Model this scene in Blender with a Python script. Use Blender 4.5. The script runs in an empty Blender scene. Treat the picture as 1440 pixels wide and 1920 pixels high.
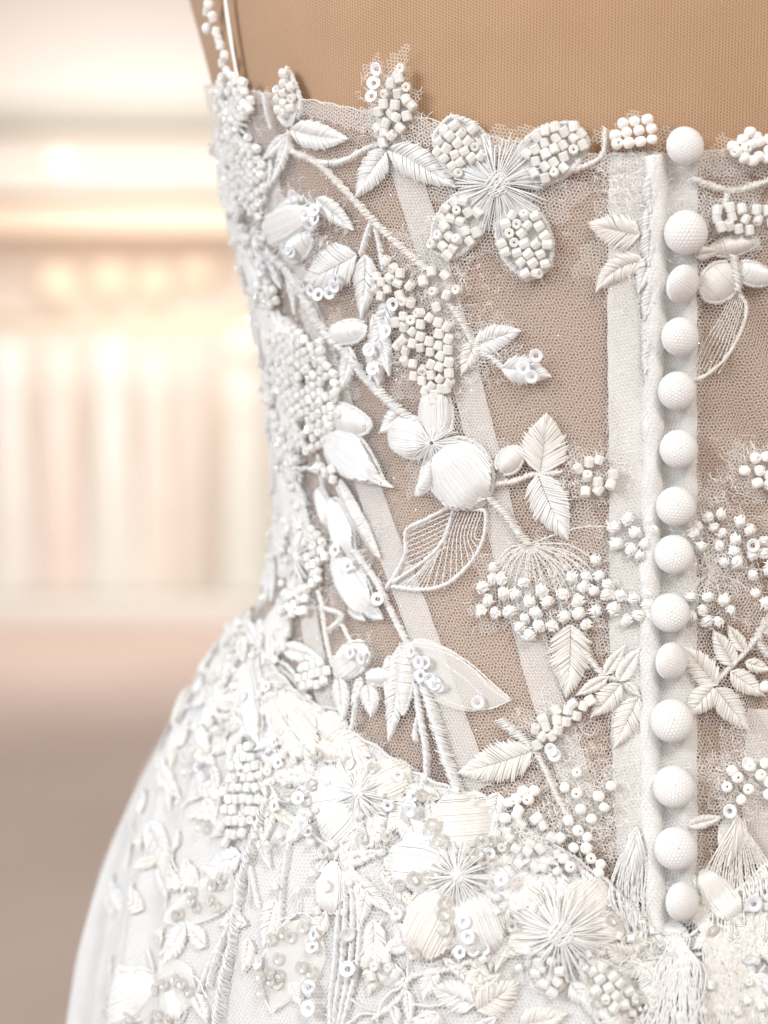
import bpy, math, random
import numpy as np
from mathutils import Matrix, Vector

rng = np.random.default_rng(7)
random.seed(7)
scene = bpy.context.scene
col = scene.collection

# ------------------------------------------------------------------ camera
CAM = np.array([0.0, -0.47, 1.18])
PITCH = math.radians(4.0)
PXR = 0.000340                       # tangent units per photograph pixel (1440 x 1920)
cam_d = bpy.data.cameras.new('camera')
cam = bpy.data.objects.new('camera', cam_d)
col.objects.link(cam)
cam.location = CAM
cam.rotation_euler = (math.radians(90) - PITCH, 0, 0)
cam_d.sensor_fit = 'VERTICAL'
cam_d.sensor_height = 36.0
cam_d.lens = 18.0 / (960 * PXR)
cam_d.clip_start = 0.02
cam_d.clip_end = 60
cam_d.dof.use_dof = True
cam_d.dof.focus_distance = 0.481
cam_d.dof.aperture_fstop = 5.0
scene.camera = cam

# ------------------------------------------------------------------ world and lamps (indoor: soft window light and warm shop lamps)
world = bpy.data.worlds.new('World')
scene.world = world
world.use_nodes = True
bgn = world.node_tree.nodes['Background']
bgn.inputs[0].default_value = (1.0, 0.95, 0.90, 1)
bgn.inputs[1].default_value = 0.55

def area(name, loc, target, size, power, color):
    d = bpy.data.lights.new(name, 'AREA')
    d.shape = 'SQUARE'; d.size = size; d.energy = power; d.color = color
    o = bpy.data.objects.new(name, d); col.objects.link(o)
    o.location = loc
    o.rotation_euler = (Vector(target) - Vector(loc)).to_track_quat('-Z', 'Y').to_euler()
    return o
area('window_light', (-1.7, -1.1, 2.0), (0.02, 0.02, 1.13), 0.8, 32, (0.91, 0.96, 1.0))
area('shop_ceiling_light', (0.55, -1.3, 2.6), (0.05, 0.0, 1.15), 0.5, 19, (1.0, 0.92, 0.83))
area('alcove_light', (-1.2, 6.6, 2.35), (-1.5, 8.2, 0.9), 1.4, 44, (1.0, 0.93, 0.86))

vs = scene.view_settings
vs.view_transform = 'Standard'; vs.look = 'None'; vs.exposure = 0.24; vs.gamma = 1.0
vs.use_curve_mapping = False
cy = scene.cycles
cy.use_denoising = True
try: cy.denoising_prefilter = 'ACCURATE'
except Exception: pass
cy.max_bounces = 10; cy.transparent_max_bounces = 12; cy.diffuse_bounces = 8
cy.glossy_bounces = 3; cy.transmission_bounces = 4
cy.sample_clamp_indirect = 4.0
cy.caustics_reflective = False; cy.caustics_refractive = False

# ------------------------------------------------------------------ materials
MATS = {}
def nodes_of(m):
    m.use_nodes = True
    return m.node_tree.nodes, m.node_tree.links
def mat(name, color, rough=0.6, spec=0.5, sheen=0.0, metal=0.0, trans=0.0, coat=0.0, noise=0.0, nscale=900.0,
        bump=0.0, bscale=2500.0, emit=0.0, translucent=0.0, alpha=1.0, objvar=0.0):
    m = bpy.data.materials.new(name)
    n, l = nodes_of(m)
    p = n['Principled BSDF']
    p.inputs['Base Color'].default_value = (*color, 1)
    p.inputs['Roughness'].default_value = rough
    p.inputs['Specular IOR Level'].default_value = spec
    p.inputs['Sheen Weight'].default_value = sheen
    p.inputs['Metallic'].default_value = metal
    p.inputs['Transmission Weight'].default_value = trans
    p.inputs['Coat Weight'].default_value = coat
    p.inputs['Coat Roughness'].default_value = 0.06
    p.inputs['Coat IOR'].default_value = 1.75
    p.inputs['Alpha'].default_value = alpha
    geo = n.new('ShaderNodeNewGeometry')
    if noise or bump:
        t = n.new('ShaderNodeTexNoise'); t.inputs['Scale'].default_value = nscale; t.inputs['Detail'].default_value = 3
        l.new(geo.outputs['Position'], t.inputs['Vector'])
    src = None
    if noise:
        r = n.new('ShaderNodeMapRange')
        r.inputs['From Min'].default_value = 0.3; r.inputs['From Max'].default_value = 0.7
        r.inputs['To Min'].default_value = 1 - noise; r.inputs['To Max'].default_value = 1 + noise * 0.4
        l.new(t.outputs['Fac'], r.inputs['Value'])
        mx = n.new('ShaderNodeMix'); mx.data_type = 'RGBA'; mx.blend_type = 'MULTIPLY'
        mx.inputs['Factor'].default_value = 1
        mx.inputs[6].default_value = (*color, 1)
        l.new(r.outputs['Result'], mx.inputs[7])
        src = mx.outputs[2]
    if objvar:
        oi = n.new('ShaderNodeObjectInfo')
        r2 = n.new('ShaderNodeMapRange'); r2.inputs['To Min'].default_value = 1 - objvar; r2.inputs['To Max'].default_value = 1.0
        l.new(oi.outputs['Random'], r2.inputs['Value'])
        mx2 = n.new('ShaderNodeMix'); mx2.data_type = 'RGBA'; mx2.blend_type = 'MULTIPLY'; mx2.inputs['Factor'].default_value = 1
        mx2.inputs[6].default_value = (*color, 1)
        if src: l.new(src, mx2.inputs[6])
        l.new(r2.outputs['Result'], mx2.inputs[7])
        src = mx2.outputs[2]
    if src: l.new(src, p.inputs['Base Color'])
    if bump:
        t2 = n.new('ShaderNodeTexNoise'); t2.inputs['Scale'].default_value = bscale; t2.inputs['Detail'].default_value = 2
        l.new(geo.outputs['Position'], t2.inputs['Vector'])
        b = n.new('ShaderNodeBump'); b.inputs['Strength'].default_value = bump; b.inputs['Distance'].default_value = 0.0003
        l.new(t2.outputs['Fac'], b.inputs['Height']); l.new(b.outputs['Normal'], p.inputs['Normal'])
    if emit:
        p.inputs['Emission Color'].default_value = (*color, 1); p.inputs['Emission Strength'].default_value = emit
    if translucent:
        tr = n.new('ShaderNodeBsdfTranslucent'); tr.inputs['Color'].default_value = (*color, 1)
        mix = n.new('ShaderNodeMixShader'); mix.inputs[0].default_value = translucent
        l.new(p.outputs[0], mix.inputs[1]); l.new(tr.outputs[0], mix.inputs[2])
        l.new(mix.outputs[0], n['Material Output'].inputs['Surface'])
    MATS[name] = m
    return m
mat('thread', (0.86, 0.86, 0.86), rough=0.30, spec=0.8, sheen=0.15, noise=0.05, nscale=500, translucent=0.12, objvar=0.03)
mat('thread_warm_light', (0.85, 0.83, 0.80), rough=0.32, spec=0.75, sheen=0.15, noise=0.05, nscale=500, translucent=0.12, objvar=0.03)  # white thread again, warm light and shadow tint put into its colour
mat('knot', (0.93, 0.925, 0.915), rough=0.65, spec=0.3, sheen=0.2, translucent=0.15)
mat('net', (0.84, 0.83, 0.82), rough=0.5, spec=0.4, translucent=0.25)
mat('net_inner', (0.70, 0.645, 0.645), rough=0.6, spec=0.2, translucent=0.3)
mat('fibre', (0.93, 0.92, 0.90), rough=0.4, spec=0.5, translucent=0.3)
mat('bead', (0.955, 0.945, 0.925), rough=0.10, spec=0.8, coat=1.0, translucent=0.22, noise=0.06, nscale=420, objvar=0.10)
mat('bead_clear', (0.96, 0.965, 0.96), rough=0.08, spec=0.9, coat=1.0, translucent=0.35, objvar=0.06)
mat('pearl', (0.94, 0.93, 0.915), rough=0.10, spec=0.7, coat=0.8, objvar=0.08)
mat('sequin', (0.93, 0.955, 1.0), rough=0.16, spec=0.9, coat=0.8, translucent=0.2, objvar=0.10)
mat('sequin_clear', (0.70, 0.67, 0.63), rough=0.12, spec=0.9, coat=0.5, alpha=0.5, objvar=0.15)
mat('button_cloth', (0.80, 0.805, 0.815), rough=0.75, spec=0.25, sheen=0.35, bump=0.25, bscale=5000, noise=0.04, nscale=400)
mat('cotton', (0.76, 0.755, 0.745), rough=0.8, spec=0.2, sheen=0.3, bump=0.35, bscale=6000, noise=0.08, nscale=700)
mat('skirt_satin', (0.66, 0.665, 0.675), rough=0.6, spec=0.35, sheen=0.3, bump=0.2, bscale=3500, noise=0.06, nscale=120)
mat('ribbon', (0.84, 0.81, 0.775), rough=0.4, spec=0.5, sheen=0.2, bump=0.2, bscale=5000)
mat('glitter', (0.95, 0.95, 0.95), rough=0.12, metal=1.0)
mat('glitter_dark', (0.03, 0.03, 0.03), rough=0.3)
mat('stand_metal', (0.55, 0.54, 0.52), rough=0.3, metal=1.0)

def sheer(name, color, cover, scale=1):
    # thin woven tape: a fine over-under weave of threads with open gaps between them
    m = bpy.data.materials.new(name); n, l = nodes_of(m)
    p = n['Principled BSDF']; p.inputs['Base Color'].default_value = (*color, 1); p.inputs['Roughness'].default_value = 0.7
    p.inputs['Sheen Weight'].default_value = 0.3
    tp = n.new('ShaderNodeBsdfTransparent'); mix = n.new('ShaderNodeMixShader')
    uv = n.new('ShaderNodeUVMap'); uv.uv_map = 'UVMap'
    vo = n.new('ShaderNodeTexVoronoi'); vo.voronoi_dimensions = '2D'; vo.inputs['Scale'].default_value = 2.1 * scale
    vo.inputs['Randomness'].default_value = 0.25
    l.new(uv.outputs[0], vo.inputs['Vector'])
    r = n.new('ShaderNodeMapRange'); r.inputs['From Min'].default_value = 0.22; r.inputs['From Max'].default_value = 0.42
    r.inputs['To Min'].default_value = cover - 0.22; r.inputs['To Max'].default_value = min(1, cover + 0.15)
    l.new(vo.outputs['Distance'], r.inputs['Value'])
    l.new(r.outputs['Result'], mix.inputs[0])
    l.new(tp.outputs[0], mix.inputs[1]); l.new(p.outputs[0], mix.inputs[2])
    l.new(mix.outputs[0], n['Material Output'].inputs['Surface'])
    MATS[name] = m
sheer('boning_tape', (0.92, 0.915, 0.91), 0.5)
sheer('petal_sheer', (0.85, 0.845, 0.83), 0.5)
sheer('skirt_tulle', (0.84, 0.84, 0.835), 0.35)

def knit_material():
    m = bpy.data.materials.new('form_knit'); n, l = nodes_of(m); p = n['Principled BSDF']
    p.inputs['Roughness'].default_value = 0.8; p.inputs['Specular IOR Level'].default_value = 0.25; p.inputs['Sheen Weight'].default_value = 0.25
    uv = n.new('ShaderNodeUVMap'); uv.uv_map = 'UVMap'
    sx = n.new('ShaderNodeSeparateXYZ')
    nz = n.new('ShaderNodeTexNoise'); nz.inputs['Scale'].default_value = 0.35; nz.inputs['Detail'].default_value = 2
    l.new(uv.outputs[0], nz.inputs['Vector'])
    ad = n.new('ShaderNodeVectorMath'); ad.operation = 'MULTIPLY_ADD'
    l.new(nz.outputs['Color'], ad.inputs[0]); ad.inputs[1].default_value = (0.55, 0.55, 0); l.new(uv.outputs[0], ad.inputs[2])
    l.new(ad.outputs[0], sx.inputs[0])
    def M(op, a, b=None, c=None):
        x = n.new('ShaderNodeMath'); x.operation = op
        for i, v in enumerate((a, b, c)):
            if v is None: continue
            if hasattr(v, 'name'): l.new(v, x.inputs[i])
            else: x.inputs[i].default_value = v
        return x.outputs[0]
    # wales of the knit run upright, 0.85 mm apart; stitches 0.75 mm tall, alternating by half a stitch
    u = M('MULTIPLY', sx.outputs[0], 2 * math.pi / 0.98)
    su = M('SINE', u)
    par = M('MULTIPLY', M('SIGN', M('SINE', M('MULTIPLY', u, 0.5))), 1.57)
    sv = M('SINE', M('ADD', M('MULTIPLY', sx.outputs[1], 2 * math.pi / 0.95), par))
    h = M('ADD', M('MULTIPLY', su, 0.62), M('MULTIPLY', sv, 0.38))
    hole = n.new('ShaderNodeMapRange'); hole.inputs['From Min'].default_value = -0.95; hole.inputs['From Max'].default_value = -0.1
    hole.inputs['To Min'].default_value = 0.60; hole.inputs['To Max'].default_value = 1.0
    l.new(h, hole.inputs['Value'])
    n2 = n.new('ShaderNodeTexNoise'); n2.inputs['Scale'].default_value = 0.05; n2.inputs['Detail'].default_value = 4
    l.new(uv.outputs[0], n2.inputs['Vector'])
    cr = n.new('ShaderNodeMix'); cr.data_type = 'RGBA'
    cr.inputs[6].default_value = (0.41, 0.255, 0.152, 1); cr.inputs[7].default_value = (0.49, 0.318, 0.20, 1)
    l.new(n2.outputs['Fac'], cr.inputs['Factor'])
    mx = n.new('ShaderNodeMix'); mx.data_type = 'RGBA'; mx.blend_type = 'MULTIPLY'; mx.inputs['Factor'].default_value = 1
    l.new(cr.outputs[2], mx.inputs[6]); l.new(hole.outputs['Result'], mx.inputs[7])
    l.new(mx.outputs[2], p.inputs['Base Color'])
    b = n.new('ShaderNodeBump'); b.inputs['Strength'].default_value = 0.8; b.inputs['Distance'].default_value = 0.00012
    l.new(h, b.inputs['Height']); l.new(b.outputs['Normal'], p.inputs['Normal'])
    MATS['form_knit'] = m
knit_material()

# ------------------------------------------------------------------ mesh helpers
class Acc:
    """collects quads / tris as numpy blocks and links them as ONE mesh object"""
    def __init__(s): s.v = []; s.q = []; s.t = []; s.uv = []; s.n = 0
    def add(s, v, quads=None, tris=None, uv=None):
        v = np.asarray(v, float).reshape(-1, 3)
        s.v.append(v)
        if quads is not None and len(quads): s.q.append(np.asarray(quads, np.int64).reshape(-1, 4) + s.n)
        if tris is not None and len(tris): s.t.append(np.asarray(tris, np.int64).reshape(-1, 3) + s.n)
        s.uv.append(np.zeros((len(v), 2)) if uv is None else np.asarray(uv, float).reshape(-1, 2))
        s.n += len(v)
    def mesh(s, name, smooth=True):
        V = np.concatenate(s.v); me = bpy.data.meshes.new(name)
        Q = np.concatenate(s.q) if s.q else np.zeros((0, 4), np.int64)
        T = np.concatenate(s.t) if s.t else np.zeros((0, 3), np.int64)
        loops = np.concatenate([Q.ravel(), T.ravel()])
        nf = len(Q) + len(T)
        tot = np.concatenate([np.full(len(Q), 4), np.full(len(T), 3)])
        st = np.concatenate([[0], np.cumsum(tot)[:-1]])
        me.vertices.add(len(V)); me.vertices.foreach_set('co', V.astype(np.float32).ravel())
        me.loops.add(len(loops)); me.loops.foreach_set('vertex_index', loops.astype(np.int32))
        me.polygons.add(nf); me.polygons.foreach_set('loop_start', st.astype(np.int32))
        me.polygons.foreach_set('use_smooth', np.full(nf, smooth))
        UV = np.concatenate(s.uv)
        if np.any(UV):
            lay = me.uv_layers.new(name='UVMap'); lay.data.foreach_set('uv', UV[loops].astype(np.float32).ravel())
        me.update(calc_edges=True); me.validate()
        return me
    def build(s, name, material, parent=None, kind=None, smooth=True):
        return link(name, s.mesh(name, smooth), material, parent, kind)

def link(name, me, material=None, parent=None, kind=None, matrix=None):
    o = bpy.data.objects.new(name, me); col.objects.link(o)
    if material and not me.materials: me.materials.append(MATS[material])
    adopt(o, parent)
    if matrix is not None: o.matrix_basis = matrix
    if kind: o['kind'] = kind
    return o
def adopt(o, parent):
    if parent is not None:
        o.parent = parent
        if parent.type == 'EMPTY' and parent.parent is None:
            o.matrix_parent_inverse = Matrix.Translation(-Vector(parent.location))
def thing(name, label, cat, loc, group=None):
    o = bpy.data.objects.new(name, None); col.objects.link(o)
    o.location = loc; o.empty_display_size = 0.05
    o['label'] = label; o['category'] = cat
    if group: o['group'] = group
    return o
def part(name, parent):
    o = bpy.data.objects.new(name, None); col.objects.link(o); o.empty_display_size = 0.01
    adopt(o, parent); return o

# ------------------------------------------------------------------ body: one family of ellipses, fitted to the torso's profile
CP, SP = math.cos(PITCH), math.sin(PITCH)
def rays(px, py):
    px = np.asarray(px, float); py = np.asarray(py, float)
    x = (px - 720) * PXR; u = (960 - py) * PXR
    return np.stack([x, CP + u * SP, -SP + u * CP], -1)
XC, K = 0.0875, 0.74
prof_rows = [(-260, 250), (-100, 305), (0, 338), (150, 380), (260, 402), (400, 434), (560, 474), (700, 500), (850, 520), (950, 524), (1030, 518),
             (1100, 498), (1180, 462), (1260, 425), (1340, 388), (1480, 335), (1660, 285), (1800, 258), (1950, 245), (2150, 235)]
def spine_depth(z):
    return np.interp(z, [0.93, 0.985, 1.03, 1.08, 1.13, 1.18, 1.24, 1.30, 1.36],
                     [-0.022, -0.018, -0.010, 0.000, 0.006, 0.007, 0.003, 0.000, 0.002])
Zt, At = [], []
for yp, xp in prof_rows[::-1]:
    d = rays(xp, yp); a = 0.12; ycn = 0.09
    for _ in range(40):
        z = CAM[2] + d[2] / d[1] * (ycn - CAM[1])
        dx = d[0] / d[1]
        a = abs(XC - dx * (ycn - CAM[1])) / math.sqrt(1 + dx * dx * K * K)
        ycn = float(spine_depth(z)) + K * a
    Zt.append(z); At.append(a)
# below the picture the form ends at the hips, above it goes on to the shoulders
Zt = np.array([0.78, 0.86] + Zt + [1.40, 1.46]); At = np.array([At[0] * 1.0, At[0] * 1.0] + At + [At[-1] * 1.04, At[-1] * 0.9])
zf = np.linspace(Zt[0], Zt[-1], 400)
af = np.interp(zf, Zt, At)
kern = np.hanning(19); kern /= kern.sum()
af = np.convolve(np.pad(af, 9, mode='edge'), kern, mode='valid')
sf = np.convolve(np.pad(spine_depth(zf), 14, mode='edge'), np.hanning(29) / np.hanning(29).sum(), mode='valid')
# arc length of the unit ellipse (1, K)
_ph = np.linspace(-math.pi, math.pi, 4001)
_sp = np.sqrt(np.cos(_ph) ** 2 + K * K * np.sin(_ph) ** 2)
_E = np.concatenate([[0], np.cumsum((_sp[1:] + _sp[:-1]) / 2 * np.diff(_ph))]); _E -= _E[2000]

def ab(z): a = np.interp(z, zf, af); return a, K * a, np.interp(z, zf, sf) + K * a
def surf0(U, z, h):
    a, b, yc = ab(z)
    ph = np.interp(U / a, _E, _ph)
    s, c = np.sin(ph), np.cos(ph)
    nx, ny = s / a, -c / b
    ln = np.sqrt(nx * nx + ny * ny); nx, ny = nx / ln, ny / ln
    dz = 0.001
    a2, b2, yc2 = ab(z + dz)
    sl = ((a2 - a) * s * nx + ((yc2 - yc) - (b2 - b) * c) * ny) / dz
    nz = -sl; ln = np.sqrt(1 + nz * nz)
    N = np.stack([nx / ln, ny / ln, nz / ln], -1)
    P = np.stack([XC + a * s, yc - b * c, z], -1)
    return P + N * np.asarray(h)[..., None], N
def chart(px, py):
    """point of the torso surface seen along a ray, as chart coordinates (arc length U round the body, height z)"""
    d = rays(px, py); z = CAM[2] + d[..., 2] / d[..., 1] * 0.5
    for _ in range(14):
        a, b, yc = ab(z)
        m = d[..., 0] / d[..., 1]
        # x = m (y - cy), ellipse
        y0 = CAM[1]
        A = m * m / a ** 2 + 1 / b ** 2
        B = -2 * m * (m * y0 + XC) / a ** 2 - 2 * yc / b ** 2
        Cc = (m * y0 + XC) ** 2 / a ** 2 + yc ** 2 / b ** 2 - 1
        D = np.maximum(B * B - 4 * A * Cc, 0)
        y = (-B - np.sqrt(D)) / (2 * A)
        z = 0.5 * z + 0.5 * (CAM[2] + d[..., 2] / d[..., 1] * (y - y0))
    a, b, yc = ab(z)
    x = m * (y - y0)
    ph = np.arctan2((x - XC) / a, -(y - yc) / b)
    return np.stack([a * np.interp(ph, _ph, _E), z], -1)
MM = 0.001
PX = 0.00016                          # one photograph pixel on the dress, in metres
def ch(pts):
    pts = np.asarray(pts, float); c = chart(pts[..., 0], pts[..., 1])
    if SKIRT_READY:                       # below the seam the skirt stands off the torso: aim again at its real surface
        q = pts.copy()
        for _ in range(3):
            low = c[..., 1] < z_seam(c[..., 0])
            P, _n = surf0(c[..., 0], c[..., 1], np.where(low, skirt_h(c[..., 0], c[..., 1]), 0))
            v = P - CAM; f = v[..., 1] * CP - v[..., 2] * SP
            pr = np.stack([720 + v[..., 0] / f / PXR, 960 - (v[..., 1] * SP + v[..., 2] * CP) / f / PXR], -1)
            q = q + np.where(low[..., None], np.clip((pts - pr) * 0.8, -30, 30), 0)
            c = chart(q[..., 0], q[..., 1])
    return c
SKIRT_READY = False

neck_c = ch([(380, 160), (440, 163), (480, 172), (600, 190), (700, 212), (800, 222), (850, 235), (930, 258), (1000, 275), (1100, 290), (1180, 291), (1240, 289), (1300, 289), (1370, 278), (1440, 265)])
def z_neck(U): return np.interp(U, np.append(neck_c[:, 0], 0.09), np.append(neck_c[:, 1], neck_c[-1, 1] + 0.008))
seam_c = ch([(430, 1165), (475, 1198), (510, 1228), (560, 1290), (620, 1345), (700, 1390), (780, 1445), (860, 1480), (950, 1530), (1050, 1585), (1140, 1650), (1200, 1715), (1240, 1755), (1290, 1750), (1350, 1690), (1440, 1610)])
def z_seam(U): return np.interp(U, np.concatenate([[-0.32, -0.25], seam_c[:, 0], [0.09, 0.25]]), np.concatenate([[seam_c[0, 1] + .004, seam_c[0, 1] + .003], seam_c[:, 1], [seam_c[8, 1], seam_c[0, 1]]]))
def skirt_h(U, z):
    """how far the skirt stands off the torso"""
    t = np.maximum(z_seam(U) - z, 0)
    fl = 0.0022 + 0.0075 * (1 - np.exp(-t / 0.03)) + 0.05 * t
    amp = (0.0030 * (1 - np.exp(-t / 0.035)) + 0.014 * np.maximum(t - 0.03, 0)) * (0.75 + 0.5 * np.sin(U * 23 + 1))
    k = 2 * math.pi / 0.041
    w = np.sin(U * k + 1.1 + 1.9 * np.sin(U * 37) + 14 * t * np.sin(U * 19 + 1)) + 0.45 * np.sin(U * k * 2.3 + 2.0 + 9 * t) + 0.25 * np.sin(U * k * 3.9 + 0.4 - 14 * t)
    return fl + amp * w * 0.8
SKIRT_READY = True
def H0(U, z): return np.where(z < z_seam(U), skirt_h(U, z), 0.0)
def wrinkle(U, z):
    # soft diagonal folds of the loose net right of the buttons, faint ripples elsewhere
    w = np.exp(-((U - 0.028) / 0.022) ** 2)
    return 0.0021 * w * np.sin((U * 0.8 + (z - 1.15) * 0.45) * 2 * math.pi / 0.017) + 0.00025 * np.sin(U * 190 + z * 70)
def S(C):
    C = np.asarray(C, float); U, z, h = C[..., 0], C[..., 1], C[..., 2]
    return surf0(U, z, h + H0(U, z))

def tubes(acc, C, r, sides=4, flat=1.0, world=None):
    """n threads of m points each: C (n, m, 3) in chart coordinates (U, z, h)"""
    if world is None: P, N = S(C)
    else: P, N = world
    n, m, _ = P.shape
    T = np.gradient(P, axis=1); T /= np.linalg.norm(T, axis=-1, keepdims=True) + 1e-12
    B = np.cross(T, N); B /= np.linalg.norm(B, axis=-1, keepdims=True) + 1e-12
    N2 = np.cross(B, T)
    r = np.broadcast_to(np.asarray(r, float), (n, m)) if np.ndim(r) < 2 else np.broadcast_to(r, (n, m))
    arch = sides in (2, 3, 4)             # fine threads: an arch seen from outside (the underside lies against the cloth), 2 = flat ribbon
    if arch: an = np.radians([0, 180]) if sides == 2 else np.radians([-25, 90, 205]); sides = len(an)
    else: an = np.arange(sides) * 2 * math.pi / sides + math.pi / 2
    V = P[:, :, None, :] + r[:, :, None, None] * (np.cos(an)[None, None, :, None] * B[:, :, None, :] + flat * np.sin(an)[None, None, :, None] * N2[:, :, None, :])
    idx = np.arange(n * m * sides).reshape(n, m, sides)
    a_ = idx[:, :-1]; b_ = idx[:, 1:]
    if arch: q = np.stack([a_[:, :, :-1], a_[:, :, 1:], b_[:, :, 1:], b_[:, :, :-1]], -1).reshape(-1, 4)
    else: q = np.stack([a_, np.roll(a_, -1, 2), np.roll(b_, -1, 2), b_], -1).reshape(-1, 4)
    acc.add(V, q)

def spline(pts, spacing):
    """smooth path through chart points, resampled evenly"""
    p = np.asarray(pts, float)
    if len(p) == 2: p = np.array([p[0], (p[0] * 2 + p[1]) / 3, (p[0] + 2 * p[1]) / 3, p[1]])
    q = np.vstack([2 * p[0] - p[1], p, 2 * p[-1] - p[-2]])
    t = np.linspace(0, 1, 12, endpoint=False)[:, None]; out = []
    for i in range(1, len(q) - 2):
        a, b, c, d = q[i - 1], q[i], q[i + 1], q[i + 2]
        out.append(0.5 * (2 * b + (c - a) * t + (2 * a - 5 * b + 4 * c - d) * t ** 2 + (3 * b - a - 3 * c + d) * t ** 3))
    out = np.vstack(out + [p[-1:]])
    s = np.concatenate([[0], np.cumsum(np.linalg.norm(np.diff(out, axis=0), axis=1))])
    k = max(3, int(s[-1] / spacing) + 1)
    si = np.linspace(0, s[-1], k)
    return np.stack([np.interp(si, s, out[:, i]) for i in range(out.shape[1])], -1), s[-1]

# ------------------------------------------------------------------ setting: floor, wall, alcove (far behind, out of focus)
def bgp(px, py, Y):
    d = rays(px, py); t = (Y - CAM[1]) / d[..., 1]
    return CAM + d * t[..., None] if np.ndim(t) else CAM + d * t
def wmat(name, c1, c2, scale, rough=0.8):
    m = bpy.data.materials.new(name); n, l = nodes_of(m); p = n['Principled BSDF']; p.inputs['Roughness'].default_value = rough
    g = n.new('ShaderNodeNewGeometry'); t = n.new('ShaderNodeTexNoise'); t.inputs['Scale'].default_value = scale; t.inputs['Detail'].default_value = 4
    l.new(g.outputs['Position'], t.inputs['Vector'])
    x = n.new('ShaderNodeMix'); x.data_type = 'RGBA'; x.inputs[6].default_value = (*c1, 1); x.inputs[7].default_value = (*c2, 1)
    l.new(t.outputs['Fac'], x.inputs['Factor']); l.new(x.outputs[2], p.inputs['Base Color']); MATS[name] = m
wmat('carpet', (0.53, 0.40, 0.345), (0.72, 0.60, 0.545), 0.9)
wmat('plaster_pink', (0.90, 0.82, 0.77), (0.92, 0.86, 0.82), 1.5)
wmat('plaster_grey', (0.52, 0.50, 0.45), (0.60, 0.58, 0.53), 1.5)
wmat('plaster_white', (0.84, 0.80, 0.75), (0.88, 0.84, 0.80), 1.5)
wmat('alcove_cream', (0.92, 0.85, 0.78), (0.94, 0.88, 0.82), 1.2)
wmat('oak', (0.74, 0.58, 0.46), (0.82, 0.68, 0.56), 6.0, 0.5)
wmat('platform_paint', (0.80, 0.77, 0.73), (0.85, 0.82, 0.78), 2.0)
mat('lamp_glow', (1.0, 0.88, 0.70), emit=0.22)
mat('lamp_bright', (1.0, 0.95, 0.86), emit=0.45)
mat('brass', (0.75, 0.55, 0.32), rough=0.35, metal=1.0)
for i, c in enumerate([(0.82, 0.79, 0.76), (0.82, 0.71, 0.65), (0.80, 0.78, 0.74), (0.74, 0.66, 0.60), (0.78, 0.79, 0.74), (0.84, 0.76, 0.70)]):
    mat('gown_%d' % i, c, rough=0.7, sheen=0.3, noise=0.05, nscale=8)

def box(acc, lo, hi, bev=0.0):
    x0, y0, z0 = lo; x1, y1, z1 = hi
    v = [(x0, y0, z0), (x1, y0, z0), (x1, y1, z0), (x0, y1, z0), (x0, y0, z1), (x1, y0, z1), (x1, y1, z1), (x0, y1, z1)]
    acc.add(v, [(0, 3, 2, 1), (4, 5, 6, 7), (0, 1, 5, 4), (1, 2, 6, 5), (2, 3, 7, 6), (3, 0, 4, 7)])
def struct(name, lo, hi, m):
    a = Acc(); box(a, lo, hi); return a.build(name, m, None, 'structure', False)
YB = 8.6
zrow = lambda py, Y: float(bgp(720, py, Y)[2])
struct('floor', (-9, -3, -0.05), (9, 14, 0.0), 'carpet')
struct('wall', (-7, YB + 0.32, 0.0), (7, YB + 0.5, 3.6), 'alcove_cream')
struct('upper_wall', (-7, YB - 0.25, zrow(208, YB)), (7, YB + 0.318, 3.597), 'plaster_pink')
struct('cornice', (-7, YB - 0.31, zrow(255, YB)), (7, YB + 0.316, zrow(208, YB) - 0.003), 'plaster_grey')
struct('recessed_wall', (-7, YB - 0.02, zrow(365, YB)), (7, YB + 0.314, zrow(255, YB) - 0.003), 'plaster_white')
shelf = Acc(); box(shelf, (-6.5, YB - 0.42, zrow(432, YB - .42)), (6.5, YB + 0.312, zrow(385, YB - .42)))
o = shelf.build('oak_shelf', 'oak', None, None, False)
o['label'] = 'long light oak shelf board above the hanging white gowns'; o['category'] = 'shelf'
plat = Acc(); box(plat, (-6.5, YB - 0.85, 0.002), (6.5, YB + 0.31, 0.10))
o = plat.build('display_platform', 'platform_paint', None, None, False)
o['label'] = 'low white platform on the floor under the hanging gowns'; o['category'] = 'platform'

def lathe(acc, prof, seg, center=(0, 0, 0), mod=None, caps=False):
    prof = np.asarray(prof, float); m = len(prof)
    an = np.arange(seg) * 2 * math.pi / seg
    R = prof[:, 0][:, None] * (np.ones((1, seg)) if mod is None else mod(an[None, :], np.arange(m)[:, None] / (m - 1)))
    V = np.stack([center[0] + R * np.cos(an), center[1] + R * np.sin(an), center[2] + np.broadcast_to(prof[:, 1][:, None], R.shape)], -1)
    idx = np.arange(m * seg).reshape(m, seg)
    q = np.stack([idx[:-1], np.roll(idx[:-1], -1, 1), np.roll(idx[1:], -1, 1), idx[1:]], -1).reshape(-1, 4)
    acc.add(V, q)
def rod(acc, p0, p1, r, seg=10):
    p0, p1 = np.array(p0, float), np.array(p1, float)
    t = (p1 - p0) / np.linalg.norm(p1 - p0); n = np.cross(t, [0.3, 0.5, 0.81]); n /= np.linalg.norm(n)
    tubes(acc, None, r, seg, 1.0, world=(np.stack([p0, p1])[None], np.stack([n, n])[None]))

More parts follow.
